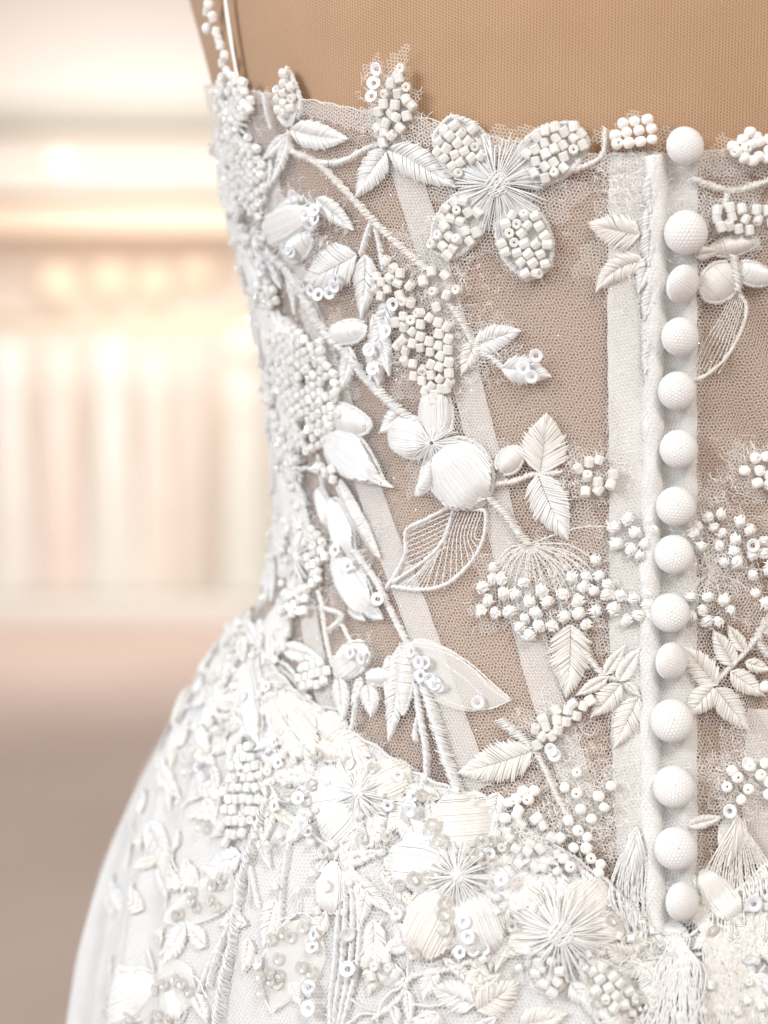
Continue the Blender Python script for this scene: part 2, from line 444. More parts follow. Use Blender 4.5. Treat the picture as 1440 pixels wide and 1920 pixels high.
# clothes rail with brackets
YR = YB - 0.36
zr = zrow(600, YR)
rail = thing('clothes_rail', 'thin brass clothes rail under the oak shelf holding the gowns', 'rail', (0, YR, zr))
a = Acc(); rod(a, (-4.5, YR, zr), (-0.2, YR, zr), 0.016); a.build('bar', 'brass', rail)
for bx in (-4.3, -2.3, -0.4):
    a = Acc(); rod(a, (bx, YR, zr + 0.016), (bx, YR, zrow(432, YB - .42) + 0.001), 0.011); a.build('bracket', 'brass', rail)

# gowns hanging from it, each with its hanger
gown_labels = ['white hanging gown at the far edge of the blurred rail, cut by the frame', 'pale blush hanging gown second along the blurred rail',
               'ivory hanging gown with long folds in the middle of the blurred rail', 'dusky beige hanging gown beside the ivory one on the rail',
               'pale greenish white hanging gown next to the dress form', 'peach white hanging gown fourth along the blurred rail']
def gown(px, wpx, mi, label, top, depth):
    c = bgp(px, 960, depth); zt = zrow(top, depth); zb = 0.112
    w = wpx * PXR * (depth - CAM[1]) / 2
    g = thing('hanging_gown', label, 'gown', (c[0], depth, zb), 'gowns hanging on the shop rail')
    H = zt - zb; r0 = random.random() * 6
    pr = [(w * .96, 0.0), (w * .98, H * .03), (w * .9, H * .25), (w * .78, H * .5), (w * .62, H * .68), (w * .55, H * .76), (w * .66, H * .84), (w * .72, H * .92), (w * .5, H * .985), (w * .18, H)]
    a = Acc()
    lathe(a, [(r, z) for r, z in pr[:6]], 72, (c[0], depth, zb), lambda an, t: 1 + (0.10 * (1 - t) + 0.02) * np.sin(an * 9 + r0) + 0.05 * (1 - t) * np.sin(an * 17 + 2 * r0))
    a.v[-1][:, 1] = depth + (a.v[-1][:, 1] - depth) * 0.55
    a.build('skirt', 'gown_%d' % mi, g)
    a = Acc(); lathe(a, [(r * 1.01, z) for r, z in pr[5:]], 40, (c[0], depth, zb + 0.002)); a.v[-1][:, 1] = depth + (a.v[-1][:, 1] - depth) * 0.5
    a.build('bodice', 'gown_%d' % mi, g)
    a = Acc()
    rod(a, (c[0] - w * .62, depth, zt + .01), (c[0], depth, zt + .06), .008); rod(a, (c[0] + w * .62, depth, zt + .01), (c[0], depth, zt + .06), .008)
    rod(a, (c[0], depth, zt + .06), (c[0], depth, zr + .012), .004)
    a.build('hanger', 'oak', g)
for gi, (px, w, mi, top) in enumerate([(18, 92, 0, 640), (112, 96, 1, 650), (212, 98, 2, 636), (292, 70, 5, 655), (356, 78, 3, 650), (462, 90, 4, 690)]):
    gown(px, w, mi, gown_labels[[0, 1, 2, 5, 3, 4][gi]], top, YR)
# globe lamps in the lit alcove and one on the recessed wall
lamp_labels = ['warm glowing globe lamp first in the row under the shelf', 'warm glowing globe lamp second in the row under the shelf', 'warm glowing globe lamp third in the row under the shelf', 'warm glowing globe lamp last in the row beside the dress form']
def globe(px, py, rpx, m, label, Y, group=None):
    c = bgp(px, py, Y); r = rpx * PXR * (Y - CAM[1])
    g = thing('globe_lamp', label, 'lamp', tuple(c), group)
    a = Acc(); th = np.linspace(-math.pi / 2, math.pi / 2, 14)
    lathe(a, np.stack([r * np.cos(th) + 1e-4, r * np.sin(th)], -1), 24, c); a.build('globe', m, g)
    a = Acc(); rod(a, (c[0], c[1] + r * .8, c[2]), (c[0], YB + 0.33, c[2]), r * .3); a.build('wall_mount', 'brass', g)
for (px, py, r), lb in zip([(108, 528, 34), (208, 522, 34), (292, 528, 30), (372, 510, 28)], lamp_labels):
    globe(px, py, r, 'lamp_glow', lb, YB + 0.15, 'globe lamps in the alcove')
globe(112, 305, 22, 'lamp_bright', 'bright white globe lamp alone on the wall above the shelf', YB - 0.12)
globe(462, 640, 26, 'lamp_bright', 'bright white globe lamp low beside the waist of the dress', YB - 0.1)

# ------------------------------------------------------------------ dress form
form = thing('dress_form', 'beige knit covered dress form torso wearing the white lace dress', 'dress form', (XC, 0.09, 0))
def sheet(fU, fz, fh, nu, nv, closed=False):
    u = np.linspace(0, 1, nu)[None, :]; v = np.linspace(0, 1, nv)[:, None]
    z = fz(u, v) + 0 * u; U = fU(u, v, z) + 0 * v
    P, N = surf0(U, z, fh(U, z) + 0 * U)
    idx = np.arange(nu * nv).reshape(nv, nu)
    q = np.stack([idx[:-1, :-1], idx[:-1, 1:], idx[1:, 1:], idx[1:, :-1]], -1).reshape(-1, 4)
    return P.reshape(-1, 3), q, np.stack([U * 1000, z * 1000], -1).reshape(-1, 2), P
a = Acc()
half = lambda z: np.interp(z, zf, af) * _E[-1]
P, q, uv, Pg = sheet(lambda u, v, z: (2 * u - 1) * half(z), lambda u, v: 0.80 + v * (1.45 - 0.80), lambda U, z: -0.0026 + 0 * U, 180, 190)
a.add(P, q, None, uv)
# shoulders rise to a neck above the picture
top = Pg[-1]; cen = top.mean(0); rings = [top]
for sc, dz in ((0.93, 0.018), (0.78, 0.034), (0.58, 0.045), (0.45, 0.058), (0.42, 0.09), (0.42, 0.13), (0.30, 0.136), (0.01, 0.137)):
    rings.append(cen + (top - cen) * sc + np.array([0, 0, dz]))
R = np.stack(rings); nu = R.shape[1]; idx = np.arange(R.shape[0] * nu).reshape(-1, nu)
a.add(R, np.stack([idx[:-1, :-1], idx[:-1, 1:], idx[1:, 1:], idx[1:, :-1]], -1).reshape(-1, 4), None, np.stack([np.broadcast_to(np.linspace(-200, 200, nu), (R.shape[0], nu)), R[..., 2] * 1000], -1))
bot = Pg[0]; cb = bot.mean(0)
R = np.stack([bot, cb + (bot - cb) * 0.02]); idx = np.arange(2 * nu).reshape(2, nu)
a.add(R, np.stack([idx[1, :-1], idx[1, 1:], idx[0, 1:], idx[0, :-1]], -1).reshape(-1, 4))
a.build('torso', 'form_knit', form)
a = Acc(); rod(a, (XC, 0.09, 0.03), (XC, 0.09, 0.86), 0.017, 20); a.build('pole', 'stand_metal', form)
a = Acc(); lathe(a, [(0.001, 0.035), (0.03, 0.034), (0.16, 0.022), (0.185, 0.012), (0.185, 0.001), (0.001, 0.001)], 48, (XC, 0.09, 0)); a.build('base', 'stand_metal', form)

# ------------------------------------------------------------------ the dress: base layers
dress = thing('wedding_dress', 'white lace wedding dress with sheer beaded bodice and button back on the dress form', 'dress', (XC, 0.09, 0))
def honeycomb(p, u0, u1, z0, z1, keep, hf, r, acc, ang=0.0, sides=3, dup=None):
    d = p / math.sqrt(3)
    ca, sa = math.cos(ang), math.sin(ang)
    ext = max(u1 - u0, z1 - z0) * (1.5 if ang else 1.02); cu, cz = (u0 + u1) / 2, (z0 + z1) / 2
    ni = int(ext / p) + 2; nj = int(ext / (p * 0.866)) + 2
    I, J = np.meshgrid(np.arange(-ni, ni), np.arange(-nj, nj))
    ax = (I * p + (J % 2) * p / 2).ravel() * 0.5 + 0; ay = (J * p * 0.866).ravel()
    ax = (I * p + (J % 2) * p / 2).ravel()
    A = np.stack([ax * ca - ay * sa + cu, ax * sa + ay * ca + cz], -1)
    m = (A[:, 0] > u0) & (A[:, 0] < u1) & (A[:, 1] > z0) & (A[:, 1] < z1)
    A = A[m]
    A = A[keep(A[:, 0], A[:, 1])]
    def warp(Q):
        x, y = Q[:, 0], Q[:, 1]
        j = 0.10 * p
        return np.stack([x + 0.0005 * np.sin(y * 160 + x * 45) + 0.0003 * np.sin(y * 420 + 1) + j * np.sin(x * 9173.1 + y * 7717.7), y + 0.0005 * np.sin(x * 140 + 2) + 0.0003 * np.sin(x * 390 + y * 60) + j * np.sin(x * 8311.3 - y * 9931.9)], -1)
    WA = warp(A); E = []
    for k in range(3):
        th = math.pi / 2 + k * 2 * math.pi / 3 + ang
        Bq = warp(np.round((A + d * np.array([math.cos(th), math.sin(th)])) / 1e-7) * 1e-7)
        E.append(np.stack([WA, Bq], 1))
    E = np.concatenate(E)
    h = hf(E[..., 0], E[..., 1])
    P, N = surf0(E[..., 0], E[..., 1], h)
    tubes(acc, None, r, sides, 0.8, world=(P, N))
U_L, U_R = -0.195, 0.056
NH = 0.0006
on_bodice = lambda U, z: (z < z_neck(U)) & (z > z_seam(U) - 0.004)
a = Acc(); honeycomb(0.00110, U_L, U_R, 0.99, 1.30, on_bodice, lambda U, z: NH + wrinkle(U, z), 0.000074, a)
a.build('bodice_net', 'net', dress, 'stuff')
a = Acc(); honeycomb(0.00120, U_L, U_R, 0.99, 1.30, on_bodice, lambda U, z: -0.0011 + 0.3 * wrinkle(U, z), 0.000078, a, 0.31, 2)
a.build('lining_net', 'net_inner', dress, 'stuff')
a = Acc(); honeycomb(0.00112, U_L, U_R, 1.2, 1.30, lambda U, z: (z < z_neck(U) + 0.0004) & (z > z_neck(U) - 0.006 - 0.002 * np.sin(U * 60)), lambda U, z: NH + 0.0007, 0.00010, a, 0.5, 2)
a.build('neckline_band', 'net', dress, 'stuff')
# folded edge of the neckline
a = Acc(); uu = np.linspace(U_L, U_R, 500)
tubes(a, np.stack([uu, z_neck(uu) + 0.0002 * np.sin(uu * 900), np.full(500, NH + 0.0002)], -1)[None], 0.00022, 6); a.build('neckline_edge', 'net', dress)

# skirt: gathered satin layer to the floor, fine net over it
def skirt_sheet(extra):
    nu, nv = 460, 140
    u = np.linspace(-1, 1, nu)[None, :]; v = np.linspace(0, 1, nv)[:, None]
    Um = 0.27
    U = u * Um + 0 * v
    zs = z_seam(U) - 0.0003
    z = zs - v ** 1.15 * (zs - 0.93)
    P, N = surf0(U, z, skirt_h(U, z) + extra)
    return P, U, z
P, U, z = skirt_sheet(0.0)
a = Acc(); nv, nu = U.shape
low = P[-1]; cx, cyy = XC, 0.09
rings = [low]
for zt, k in ((0.86, 1.12), (0.7, 1.42), (0.5, 1.78), (0.3, 2.1), (0.12, 2.35), (0.012, 2.48)):
    rr = low - np.array([cx, cyy, 0]); w = 1 + 0.05 * (k - 1) * np.sin(U[-1] * 2 * math.pi / 0.041 + 1.1)[:, None]
    rg = np.array([cx, cyy, 0]) + rr * np.array([k, k, 0]) * np.concatenate([w, w, w], 1); rg[:, 2] = zt
    rings.append(rg)
Pall = np.concatenate([P, np.stack(rings[1:])])
idx = np.arange(Pall.shape[0] * nu).reshape(-1, nu)
UVs = np.stack([np.broadcast_to(U[0] * 1000, (Pall.shape[0], nu)), Pall[..., 2] * 1000], -1)
a.add(Pall, np.stack([idx[:-1, :-1], idx[1:, :-1], idx[1:, 1:], idx[:-1, 1:]], -1).reshape(-1, 4), None, UVs)
skirt = a.build('skirt', 'skirt_satin', dress)
a = Acc(); honeycomb(0.00118, -0.235, U_R, 0.93, 1.13, lambda U, z: (z < z_seam(U) + 0.001), lambda U, z: skirt_h(U, z) + 0.0012 + 0.0006 * np.sin(U * 420 + z * 200), 0.000085, a, 0.0, 2)
a.build('skirt_net', 'net', skirt, 'stuff')

# boning channels: strips of fine tape sewn under the net, a stitched ridge down each side
def strip(name, pts, w, m, h, parent=dress, edges=True, wob=0.00012, taper=False):
    c, L = spline(ch(pts), 0.0012)
    T = np.gradient(c, axis=0); T /= np.linalg.norm(T, axis=1, keepdims=True); Nn = np.stack([-T[:, 1], T[:, 0]], -1)
    ws = np.linspace(-1, 1, 9)
    half_w = w * PX / 2 * ((1 + 0.02 * np.sin(np.arange(len(c)) * 0.7)) * (np.maximum(np.sin(math.pi * np.linspace(0.04, 1, len(c)) ** .72), .02) ** .75 if taper else 1))[:, None, None]
    Q = c[:, None, :] + Nn[:, None, :] * ws[None, :, None] * half_w
    hh = h + 0.00035 * (1 - ws ** 4)[None, :] + wob * np.sin(np.arange(len(c)) * 0.31)[:, None] * ws[None, :]
    P, N = S(np.concatenate([Q, hh[..., None]], -1))
    idx = np.arange(P.shape[0] * 9).reshape(-1, 9)
    acc = Acc()
    s = np.arange(len(c)) * 1.2
    uv = np.stack([np.broadcast_to(ws * w * PX * 500, P.shape[:2]), np.broadcast_to(s[:, None], P.shape[:2])], -1)
    acc.add(P, np.stack([idx[:-1, :-1], idx[:-1, 1:], idx[1:, 1:], idx[1:, :-1]], -1).reshape(-1, 4), None, uv)
    o = acc.build(name, m, parent)
    if edges:
        for sgn in (-1, 1):
            e = Acc(); q = np.concatenate([Q[:, 0 if sgn < 0 else -1], np.full((len(c), 1), h + 0.0001)], 1)
            tubes(e, q[None], 0.00020, 5, 0.7); e.build('stitched_edge', 'net', o)
    return o
BH = -0.0005
strip('boning_channel', [(745, 275), (772, 360), (800, 450), (840, 590), (880, 740), (915, 880), (945, 1010), (985, 1160), (1020, 1290), (1065, 1420), (1105, 1560)], 58, 'boning_tape', BH)
strip('boning_channel', [(500, 330), (540, 470), (580, 590), (625, 720), (675, 870), (722, 1010), (770, 1130), (815, 1260), (850, 1360), (880, 1440), (900, 1480)], 60, 'boning_tape', BH)
strip('boning_channel', [(455, 560), (490, 700), (530, 880), (555, 1010), (572, 1120), (590, 1230), (615, 1345)], 52, 'boning_tape', BH)
strip('boning_channel', [(1432, 1330), (1424, 1480), (1420, 1620)], 60, 'boning_tape', BH)

# ------------------------------------------------------------------ button placket
pk = part('button_placket', dress)
strip('facing', [(1178, 286), (1176, 420), (1174, 600), (1176, 800), (1177, 1000), (1178, 1200), (1182, 1400), (1190, 1560), (1200, 1690)], 70, 'cotton', 0.0001, pk, False)
strip('facing', [(1262, 288), (1262, 420), (1262, 600), (1262, 800), (1262, 1000), (1262, 1200), (1262, 1400), (1262, 1580), (1258, 1730)], 92, 'cotton', -0.0002, pk, False)
def ridge(name, pts, w, ht, m, parent):
    c, L = spline(ch(pts), 0.0008)
    T = np.gradient(c, axis=0); T /= np.linalg.norm(T, axis=1, keepdims=True); Nn = np.stack([-T[:, 1], T[:, 0]], -1)
    k = 13; ws = np.linspace(-1, 1, k); s = np.arange(len(c))
    wob = 1 + 0.10 * np.sin(s * 0.21) + 0.06 * np.sin(s * 0.57 + 1)
    Q = c[:, None, :] + Nn[:, None, :] * (ws[None, :, None] * (w * PX / 2 * wob)[:, None, None])
    hh = 0.0002 + ht * np.sqrt(np.maximum(1 - ws ** 2, 0))[None, :] * (1 + 0.12 * np.sin(s * 0.33))[:, None]
    P, N = S(np.concatenate([Q, hh[..., None]], -1)); idx = np.arange(P.shape[0] * k).reshape(-1, k); acc = Acc()
    acc.add(P, np.stack([idx[:-1, :-1], idx[:-1, 1:], idx[1:, 1:], idx[1:, :-1]], -1).reshape(-1, 4), None, np.stack([np.broadcast_to(ws * 4, P.shape[:2]), np.broadcast_to(s[:, None] * .8, P.shape[:2])], -1))
    return acc.build(name, m, parent)
ridge('rolled_edge', [(1228, 292), (1232, 380), (1230, 500), (1226, 640), (1224, 800), (1221, 960), (1218, 1120), (1218, 1300), (1219, 1450), (1224, 1600), (1232, 1745)], 40, 0.0030, 'cotton', pk)
_pc = ch([(1232, 292), (1232, 380), (1230, 500), (1226, 640), (1224, 800), (1221, 960), (1218, 1120), (1218, 1300), (1219, 1450), (1224, 1600), (1232, 1745)])[::-1]
pu = lambda z: np.interp(z, _pc[:, 1], _pc[:, 0])
a = Acc(); honeycomb(0.00120, pu(1.15) - 0.0135, pu(1.15) + 0.0145, 0.99, 1.29, lambda U, z: (z < z_neck(U) - 0.001) & (z > z_seam(U) - 0.003),
                     lambda U, z: 0.0010 + 0.0031 * np.exp(-((U - pu(z)) / 0.0030) ** 2), 0.000085, a, 0.2)
a.build('placket_net', 'net', pk, 'stuff')

def frame(px, py, h=0.0, ang=0.0, tilt=(0, 0)):
    """matrix with z along the surface normal, x turned by ang in the tangent plane"""
    c = ch([px, py]) if py is not None else px
    return frame_c(c, h, ang, tilt)
def frame_c(c, h=0.0, ang=0.0, tilt=(0, 0), scale=1.0):
    P, N = S(np.array([c[0], c[1], h])); 
    P2, _ = S(np.array([c[0] + 0.0004, c[1], h])); X = P2 - P; X -= N * X.dot(N); X /= np.linalg.norm(X); Y = np.cross(N, X)
    M = Matrix(((X[0], Y[0], N[0]), (X[1], Y[1], N[1]), (X[2], Y[2], N[2]))).to_4x4()
    return Matrix.Translation(P) @ M @ Matrix.Rotation(ang, 4, 'Z') @ Matrix.Rotation(tilt[0], 4, 'X') @ Matrix.Rotation(tilt[1], 4, 'Y') @ Matrix.Scale(scale, 4)

# covered button: domed shell with a pinched rim and a shank, net stretched over the dome
RB = 0.0060
def button_meshes():
    a = Acc()
    pr = [(0.0002, 0.0055)] + [(RB * math.sin(t), 0.0020 + 0.0035 * math.cos(t)) for t in np.linspace(0.12, 1.45, 11)]
    pr += [(RB * 1.0, 0.0018), (RB * .985, 0.0012), (RB * .90, 0.0006), (RB * .6, 0.0003), (RB * .35, 0.0002), (RB * .33, -0.0022), (0.0001, -0.0022)]
    lathe(a, [(r, z) for r, z in pr], 40)
    a.q[-1] = a.q[-1][:, ::-1]
    shell = a.mesh('button_shell')
    shell.materials.append(MATS['button_cloth'])
    # net
    p = 0.00122; d = p / math.sqrt(3); E = []
    I, J = np.meshgrid(np.arange(-9, 10), np.arange(-10, 11)); A = np.stack([(I * p + (J % 2) * p / 2).ravel(), (J * p * .866).ravel()], -1)
    for k in range(3):
        th = math.pi / 2 + k * 2 * math.pi / 3
        E.append(np.stack([A, A + d * np.array([math.cos(th), math.sin(th)])], 1))
    E = np.concatenate(E); rad = np.linalg.norm(E, axis=-1)
    E = E[(rad.max(1) < RB * 1.5)]; rad = np.linalg.norm(E, axis=-1); az = np.arctan2(E[..., 1], E[..., 0])
    t = np.minimum(rad / (RB * 1.02), 1.5)
    V = np.stack([RB * np.sin(t) * np.cos(az), RB * np.sin(t) * np.sin(az), 0.0020 + 0.0035 * np.cos(t)], -1)
    N = np.stack([np.sin(t) * np.cos(az) / RB, np.sin(t) * np.sin(az) / RB, np.cos(t) / 0.0035], -1); N /= np.linalg.norm(N, axis=-1, keepdims=True)
    b = Acc(); tubes(b, None, 0.000082, 3, 1, world=(V + N * 0.00009, N)); nm = b.mesh('button_net'); nm.materials.append(MATS['net'])
    return shell, nm
bsh, bnet = button_meshes()
buttons = [(1281, 279, 0.97, (-.25, .05)), (1283, 438, 1.12, (-.05, .05)), (1272, 530, 1.0, (-.05, .62)), (1271, 632, 1.0, (-.12, .22)), (1267, 733, 1.0, (-.10, .05)),
           (1270, 843, 1.0, (-.15, .02)), (1265, 950, 1.03, (-.15, 0.02)), (1263, 1040, 1.02, (-.15, -.02)), (1256, 1150, 1.02, (-.1, -.08)), (1252, 1238, 0.98, (-.1, .55)),
           (1258, 1352, 1.12, (-.15, .05)), (1262, 1476, 1.08, (-.15, .06)), (1264, 1590, 1.1, (-.1, .1)), (1272, 1687, 0.98, (-.05, .5))]
for bx_, by_, sc, tilt in buttons:
    o = link('covered_button', bsh, None, dress); o.matrix_basis = frame_c(ch([bx_ - 4, by_]), 0.0026, random.uniform(-.5, .5), tilt, sc * .96)
    n_ = link('net_cover', bnet, None, o)

# ------------------------------------------------------------------ embroidery builders
def jit(n, s): return rng.normal(0, s, n)
class Cc(tuple): pass                     # marks a point given in chart coordinates
def axis_frame(b, t):
    b, t = (np.array(b), np.array(t)) if isinstance(b, Cc) else ch([b, t]); d = t - b; L = np.linalg.norm(d); d = d / L; return b, d, np.array([-d[1], d[0]]), L
def outline(kind, tau):
    tau = np.clip(tau, 0, 1)
    if kind == 'leaf': return np.sin(math.pi * tau ** 0.72) ** 0.85
    if kind == 'round': return np.sin(math.pi * tau ** 0.9) ** 0.5
    if kind == 'drop': return np.sin(math.pi * np.clip(tau * 0.93 + 0.02, 0, 1) ** 1.25) ** 0.62
    if kind == 'blade': return np.sin(math.pi * (0.08 + 0.92 * tau ** 0.8)) ** 0.7
    return np.ones_like(tau)
def pad(acc, pt, W, h, dome, n=14):
    tau = np.linspace(0.0, 1, n); f = np.linspace(-1, 1, 7)
    C = pt(tau[:, None] + 0 * f, f[None, :] * W(tau)[:, None])
    hh = h + dome * (1 - f[None, :] ** 2) * np.minimum(1, 4 * tau * (1 - tau) + .1)[:, None]
    P, N = S(np.concatenate([C, hh[..., None]], -1)); idx = np.arange(n * 7).reshape(n, 7)
    acc.add(P, np.stack([idx[:-1, :-1], idx[:-1, 1:], idx[1:, 1:], idx[1:, :-1]], -1).reshape(-1, 4))
def mk_pt(b, d, pp, L, bend):
    def pt(tau, lat):
        tau = np.asarray(tau, float)
        c = b + d * (tau * L)[..., None] + pp * (bend * L * (tau * (1 - tau)))[..., None]
        nn = pp - d * (bend * (1 - 2 * tau))[..., None]
        nn = nn / np.linalg.norm(nn, axis=-1, keepdims=True)
        return c + nn * np.asarray(lat)[..., None]
    return pt
LIFT = 0.0011
def leaf(b, t, w, parent=None, bend=0.0, tone='thread', name='leaf', lift=LIFT, ht=0.0009, slant=0.30, serr=0.05, kind='leaf', pitch=0.00046, r=0.00025, tipc=0.0, into=None):
    """herringbone satin-stitch leaf: stitches run from the midrib out to a slightly ragged edge"""
    b0, d, pp, L = axis_frame(b, t); pt = mk_pt(b0, d, pp, L, bend); Wm = w * PX / 2
    W = lambda tau: Wm * outline(kind, tau)
    acc = into or Acc(); pad(acc, pt, lambda x: W(x) * 0.93, lift - 0.0006, ht * 0.35)
    n = max(10, int(L / pitch)); m = 6; f = np.linspace(0.02, 1, m)[None, :]
    for side in (-1, 1):
        ti = (np.linspace(-0.05, 0.93, n) + jit(n, 0.006))[:, None]
        tau = np.clip(ti + slant * f * Wm * 2 / L * 1.2, 0.0, 1.0)
        edge = 1 + jit(n, min(serr, .09))[:, None] * f ** 2 + 0.07 * np.sin(ti * 40) * f ** 2
        lat = side * f * W(np.clip(ti + slant * Wm * 2 / L * 1.2, 0.02, 1)) * edge * np.clip(0.35 + 0.65 * tau / np.maximum(tau, 0.08), 0, 1)
        C = pt(tau, lat)
        h = lift + ht * (np.sin(math.pi * (0.08 + 0.86 * f)) ** 0.8) * (0.9 + jit(n, 0.14)[:, None]) + tipc * tau ** 2
        tubes(acc, np.concatenate([C, h[..., None]], -1), r * np.array([.7, 1, 1.1, 1.1, 1, .45])[None, :] * (1 + jit(n, .12))[:, None], 4, 0.8)
    return acc if into else acc.build(name, tone, parent or dress)
def petal(b, t, w, parent=None, bend=0.0, tone='thread', name='petal', lift=LIFT, ht=0.0017, along=False, kind='round', pitch=0.00036, r=0.00025, edge=True, gaps=0.0, curl=0.0):
    """padded satin petal: long parallel threads laid over a raised pad, corded rim"""
    b0, d, pp, L = axis_frame(b, t); pt = mk_pt(b0, d, pp, L, bend); Wm = w * PX / 2
    W = lambda tau: Wm * outline(kind, tau)
    acc = Acc(); pad(acc, pt, lambda x: W(x) * 0.97, lift - 0.0003, ht * 0.93 - 0.0002)
    if along:
        n = max(8, int(2 * Wm / pitch)); m = 9; f = (np.linspace(-.96, .96, n) + jit(n, 0.008))[:, None]
        tt = np.linspace(0, 1, 200); ww = outline(kind, tt); pk_ = tt[ww.argmax()]
        t0 = np.array([tt[(ww >= abs(x)) | (tt == pk_)].min() for x in f[:, 0]])[:, None]; t1 = np.array([tt[(ww >= abs(x)) | (tt == pk_)].max() for x in f[:, 0]])[:, None]
        t0 = t0 * .5 + jit(n, .02)[:, None]; t1 = t1 + jit(n, .02)[:, None]
        tau = np.clip(t0 + (t1 - t0) * np.linspace(0, 1, m)[None, :], 0, 1)
        sq_ = np.clip(tau / max(pk_, .05), 0.12, 1) ** .8                     # threads gather towards the base
        lat = f * Wm * np.where(tau < pk_, np.minimum(1, .25 + .75 * sq_), 1)
        lat = np.sign(lat) * np.minimum(np.abs(lat), np.maximum(W(tau), .12 * Wm))
        h = lift + ht * (1 - f ** 4) * np.minimum(1, 6 * tau * (1 - tau) + .12) + curl * tau ** 2 + jit(n, 0.00008)[:, None]
    else:
        n = max(8, int(L / pitch)); m = 9; f = np.linspace(-1, 1, m)[None, :] + jit(n, .01)[:, None]
        ti = (np.linspace(0.03, 0.97, n) + jit(n, 0.004))[:, None]; tau = np.clip(ti + 0.10 * (1 - f ** 2), 0, 1) if bend else ti + 0 * f
        lat = f * W(ti); h = lift + ht * (1 - f ** 2) * np.minimum(1, 4 * tau * (1 - tau) + .1) + curl * tau ** 2 + jit(n, 0.00005)[:, None]
    if gaps:
        k = rng.random(n) > gaps; lat, h, tau = lat[k], h[k], np.broadcast_to(tau, h.shape)[k]
    C = pt(np.broadcast_to(tau, h.shape), lat)
    tubes(acc, np.concatenate([C, h[..., None]], -1), r, 4, 0.75)
    if edge:
        ta = np.concatenate([np.linspace(.02, 1, 30), np.linspace(1, .02, 30)]); sg = np.concatenate([np.ones(30), -np.ones(30)])
        path = pt(ta, sg * W(ta) * 1.0); cord_c(acc, path, 7 * PX, lift - 0.0002, 0.0006)
    return acc.build(name, tone, parent or dress)
def cord_c(acc, path, w, lift, ht, pitch=0.00036, r=0.00019, wild=1.7):
    c, L = spline(path[::max(1, len(path) // 24)] if len(path) > 40 else path, pitch)
    T = np.gradient(c, axis=0); T /= np.linalg.norm(T, axis=1, keepdims=True) + 1e-9; Nn = np.stack([-T[:, 1], T[:, 0]], -1)
    n = len(c); f = np.linspace(-1, 1, 5)[None, :]
    wv = (w / 2 * (1 + jit(n, .13 * wild)))[:, None]
    C = c[:, None, :] + Nn[:, None, :] * (f * wv)[..., None] + T[:, None, :] * (f * w * 0.42)[..., None]
    h = lift + ht * np.sqrt(np.maximum(1 - f ** 2, 0)) * (1 + jit(n, .12 * wild))[:, None]
    tubes(acc, np.concatenate([C, h[..., None]], -1), r, 4, .85)
    core = np.concatenate([c, np.full((n, 1), lift + ht * .25)], 1)
    tubes(acc, core[None], w * 0.36, 6, min(1.0, ht / w * 1.3))
def stem(pts, w, parent=None, tone='thread', name='stem', lift=0.0008, ht=None):
    acc = Acc(); ww = w * PX; cord_c(acc, ch(pts), ww, lift, ht or ww * .55, pitch=0.00038, r=0.00019)
    return acc.build(name, tone, parent or dress)
def fine_threads(paths, r=0.00016, parent=None, tone='thread', name='loose_threads', lift=0.0008, wav=0.00008):
    """single twisted threads"""
    acc = Acc()
    for p in paths:
        c, L = spline(ch(p), 0.0006); n = len(c); s = np.arange(n)
        C = np.concatenate([c + rng.normal(0, wav * .5, c.shape), (lift + 0.00012 * np.sin(s * 1.3 + rng.random() * 6))[:, None]], 1)
        tubes(acc, C[None], r * (1 + .25 * np.sin(s * 1.7))[None, :], 4)
    return acc.build(name, tone, parent or dress)
def burst(c0, r_in, r_out, n, parent=None, a0=0, a1=360, tone='thread', name='stamens', lift=0.0016, knot=True):
    """flower centre: loose straight stitches fanning out from a wrapped knot"""
    c = ch(c0); acc = Acc(); an = np.radians(np.linspace(a0, a1, n) + jit(n, 3)); f = np.linspace(0, 1, 7)[None, :]
    ro = (r_out * PX * (0.72 + 0.36 * rng.random(n)))[:, None]; ri = r_in * PX * 0.4
    rad = ri + (ro - ri) * f
    bendv = jit(n, 0.10)[:, None] * f
    C = np.stack([c[0] + rad * np.cos(an[:, None] + bendv), c[1] + rad * np.sin(an[:, None] + bendv)], -1)
    h = lift + 0.0016 * (1 - f) + 0.0005 * np.sin(math.pi * f) + jit(n, .0003)[:, None]
    tubes(acc, np.concatenate([C, h[..., None]], -1), 0.00020 * (1 + .1 * np.sin(f * 30)), 4)
    if knot:
        for k in range(2):
            m = 12; f = np.linspace(-1, 1, 6)[None, :] * (1 + jit(12, .12))[:, None]; y = (np.linspace(-1, 1, m) + jit(12, .05))[:, None]; ca, sa = math.cos(.4 + k * .5), math.sin(.4 + k * .5)
            x_ = f * np.sqrt(np.maximum(1 - y ** 2, .05)) * r_in * PX; y_ = y * r_in * PX + 0 * f
            C = np.stack([c[0] + x_ * ca - y_ * sa, c[1] + x_ * sa + y_ * ca], -1)
            h = lift + 0.0012 + 0.0012 * np.sqrt(np.maximum(0, 1 - (x_ ** 2 + y_ ** 2) / (r_in * PX) ** 2 * .9)) + k * .0002 + jit(m, .00015)[:, None]
            tubes(acc, np.concatenate([C, h[..., None]], -1), .00027, 4)
    return acc.build(name, tone, parent or dress)

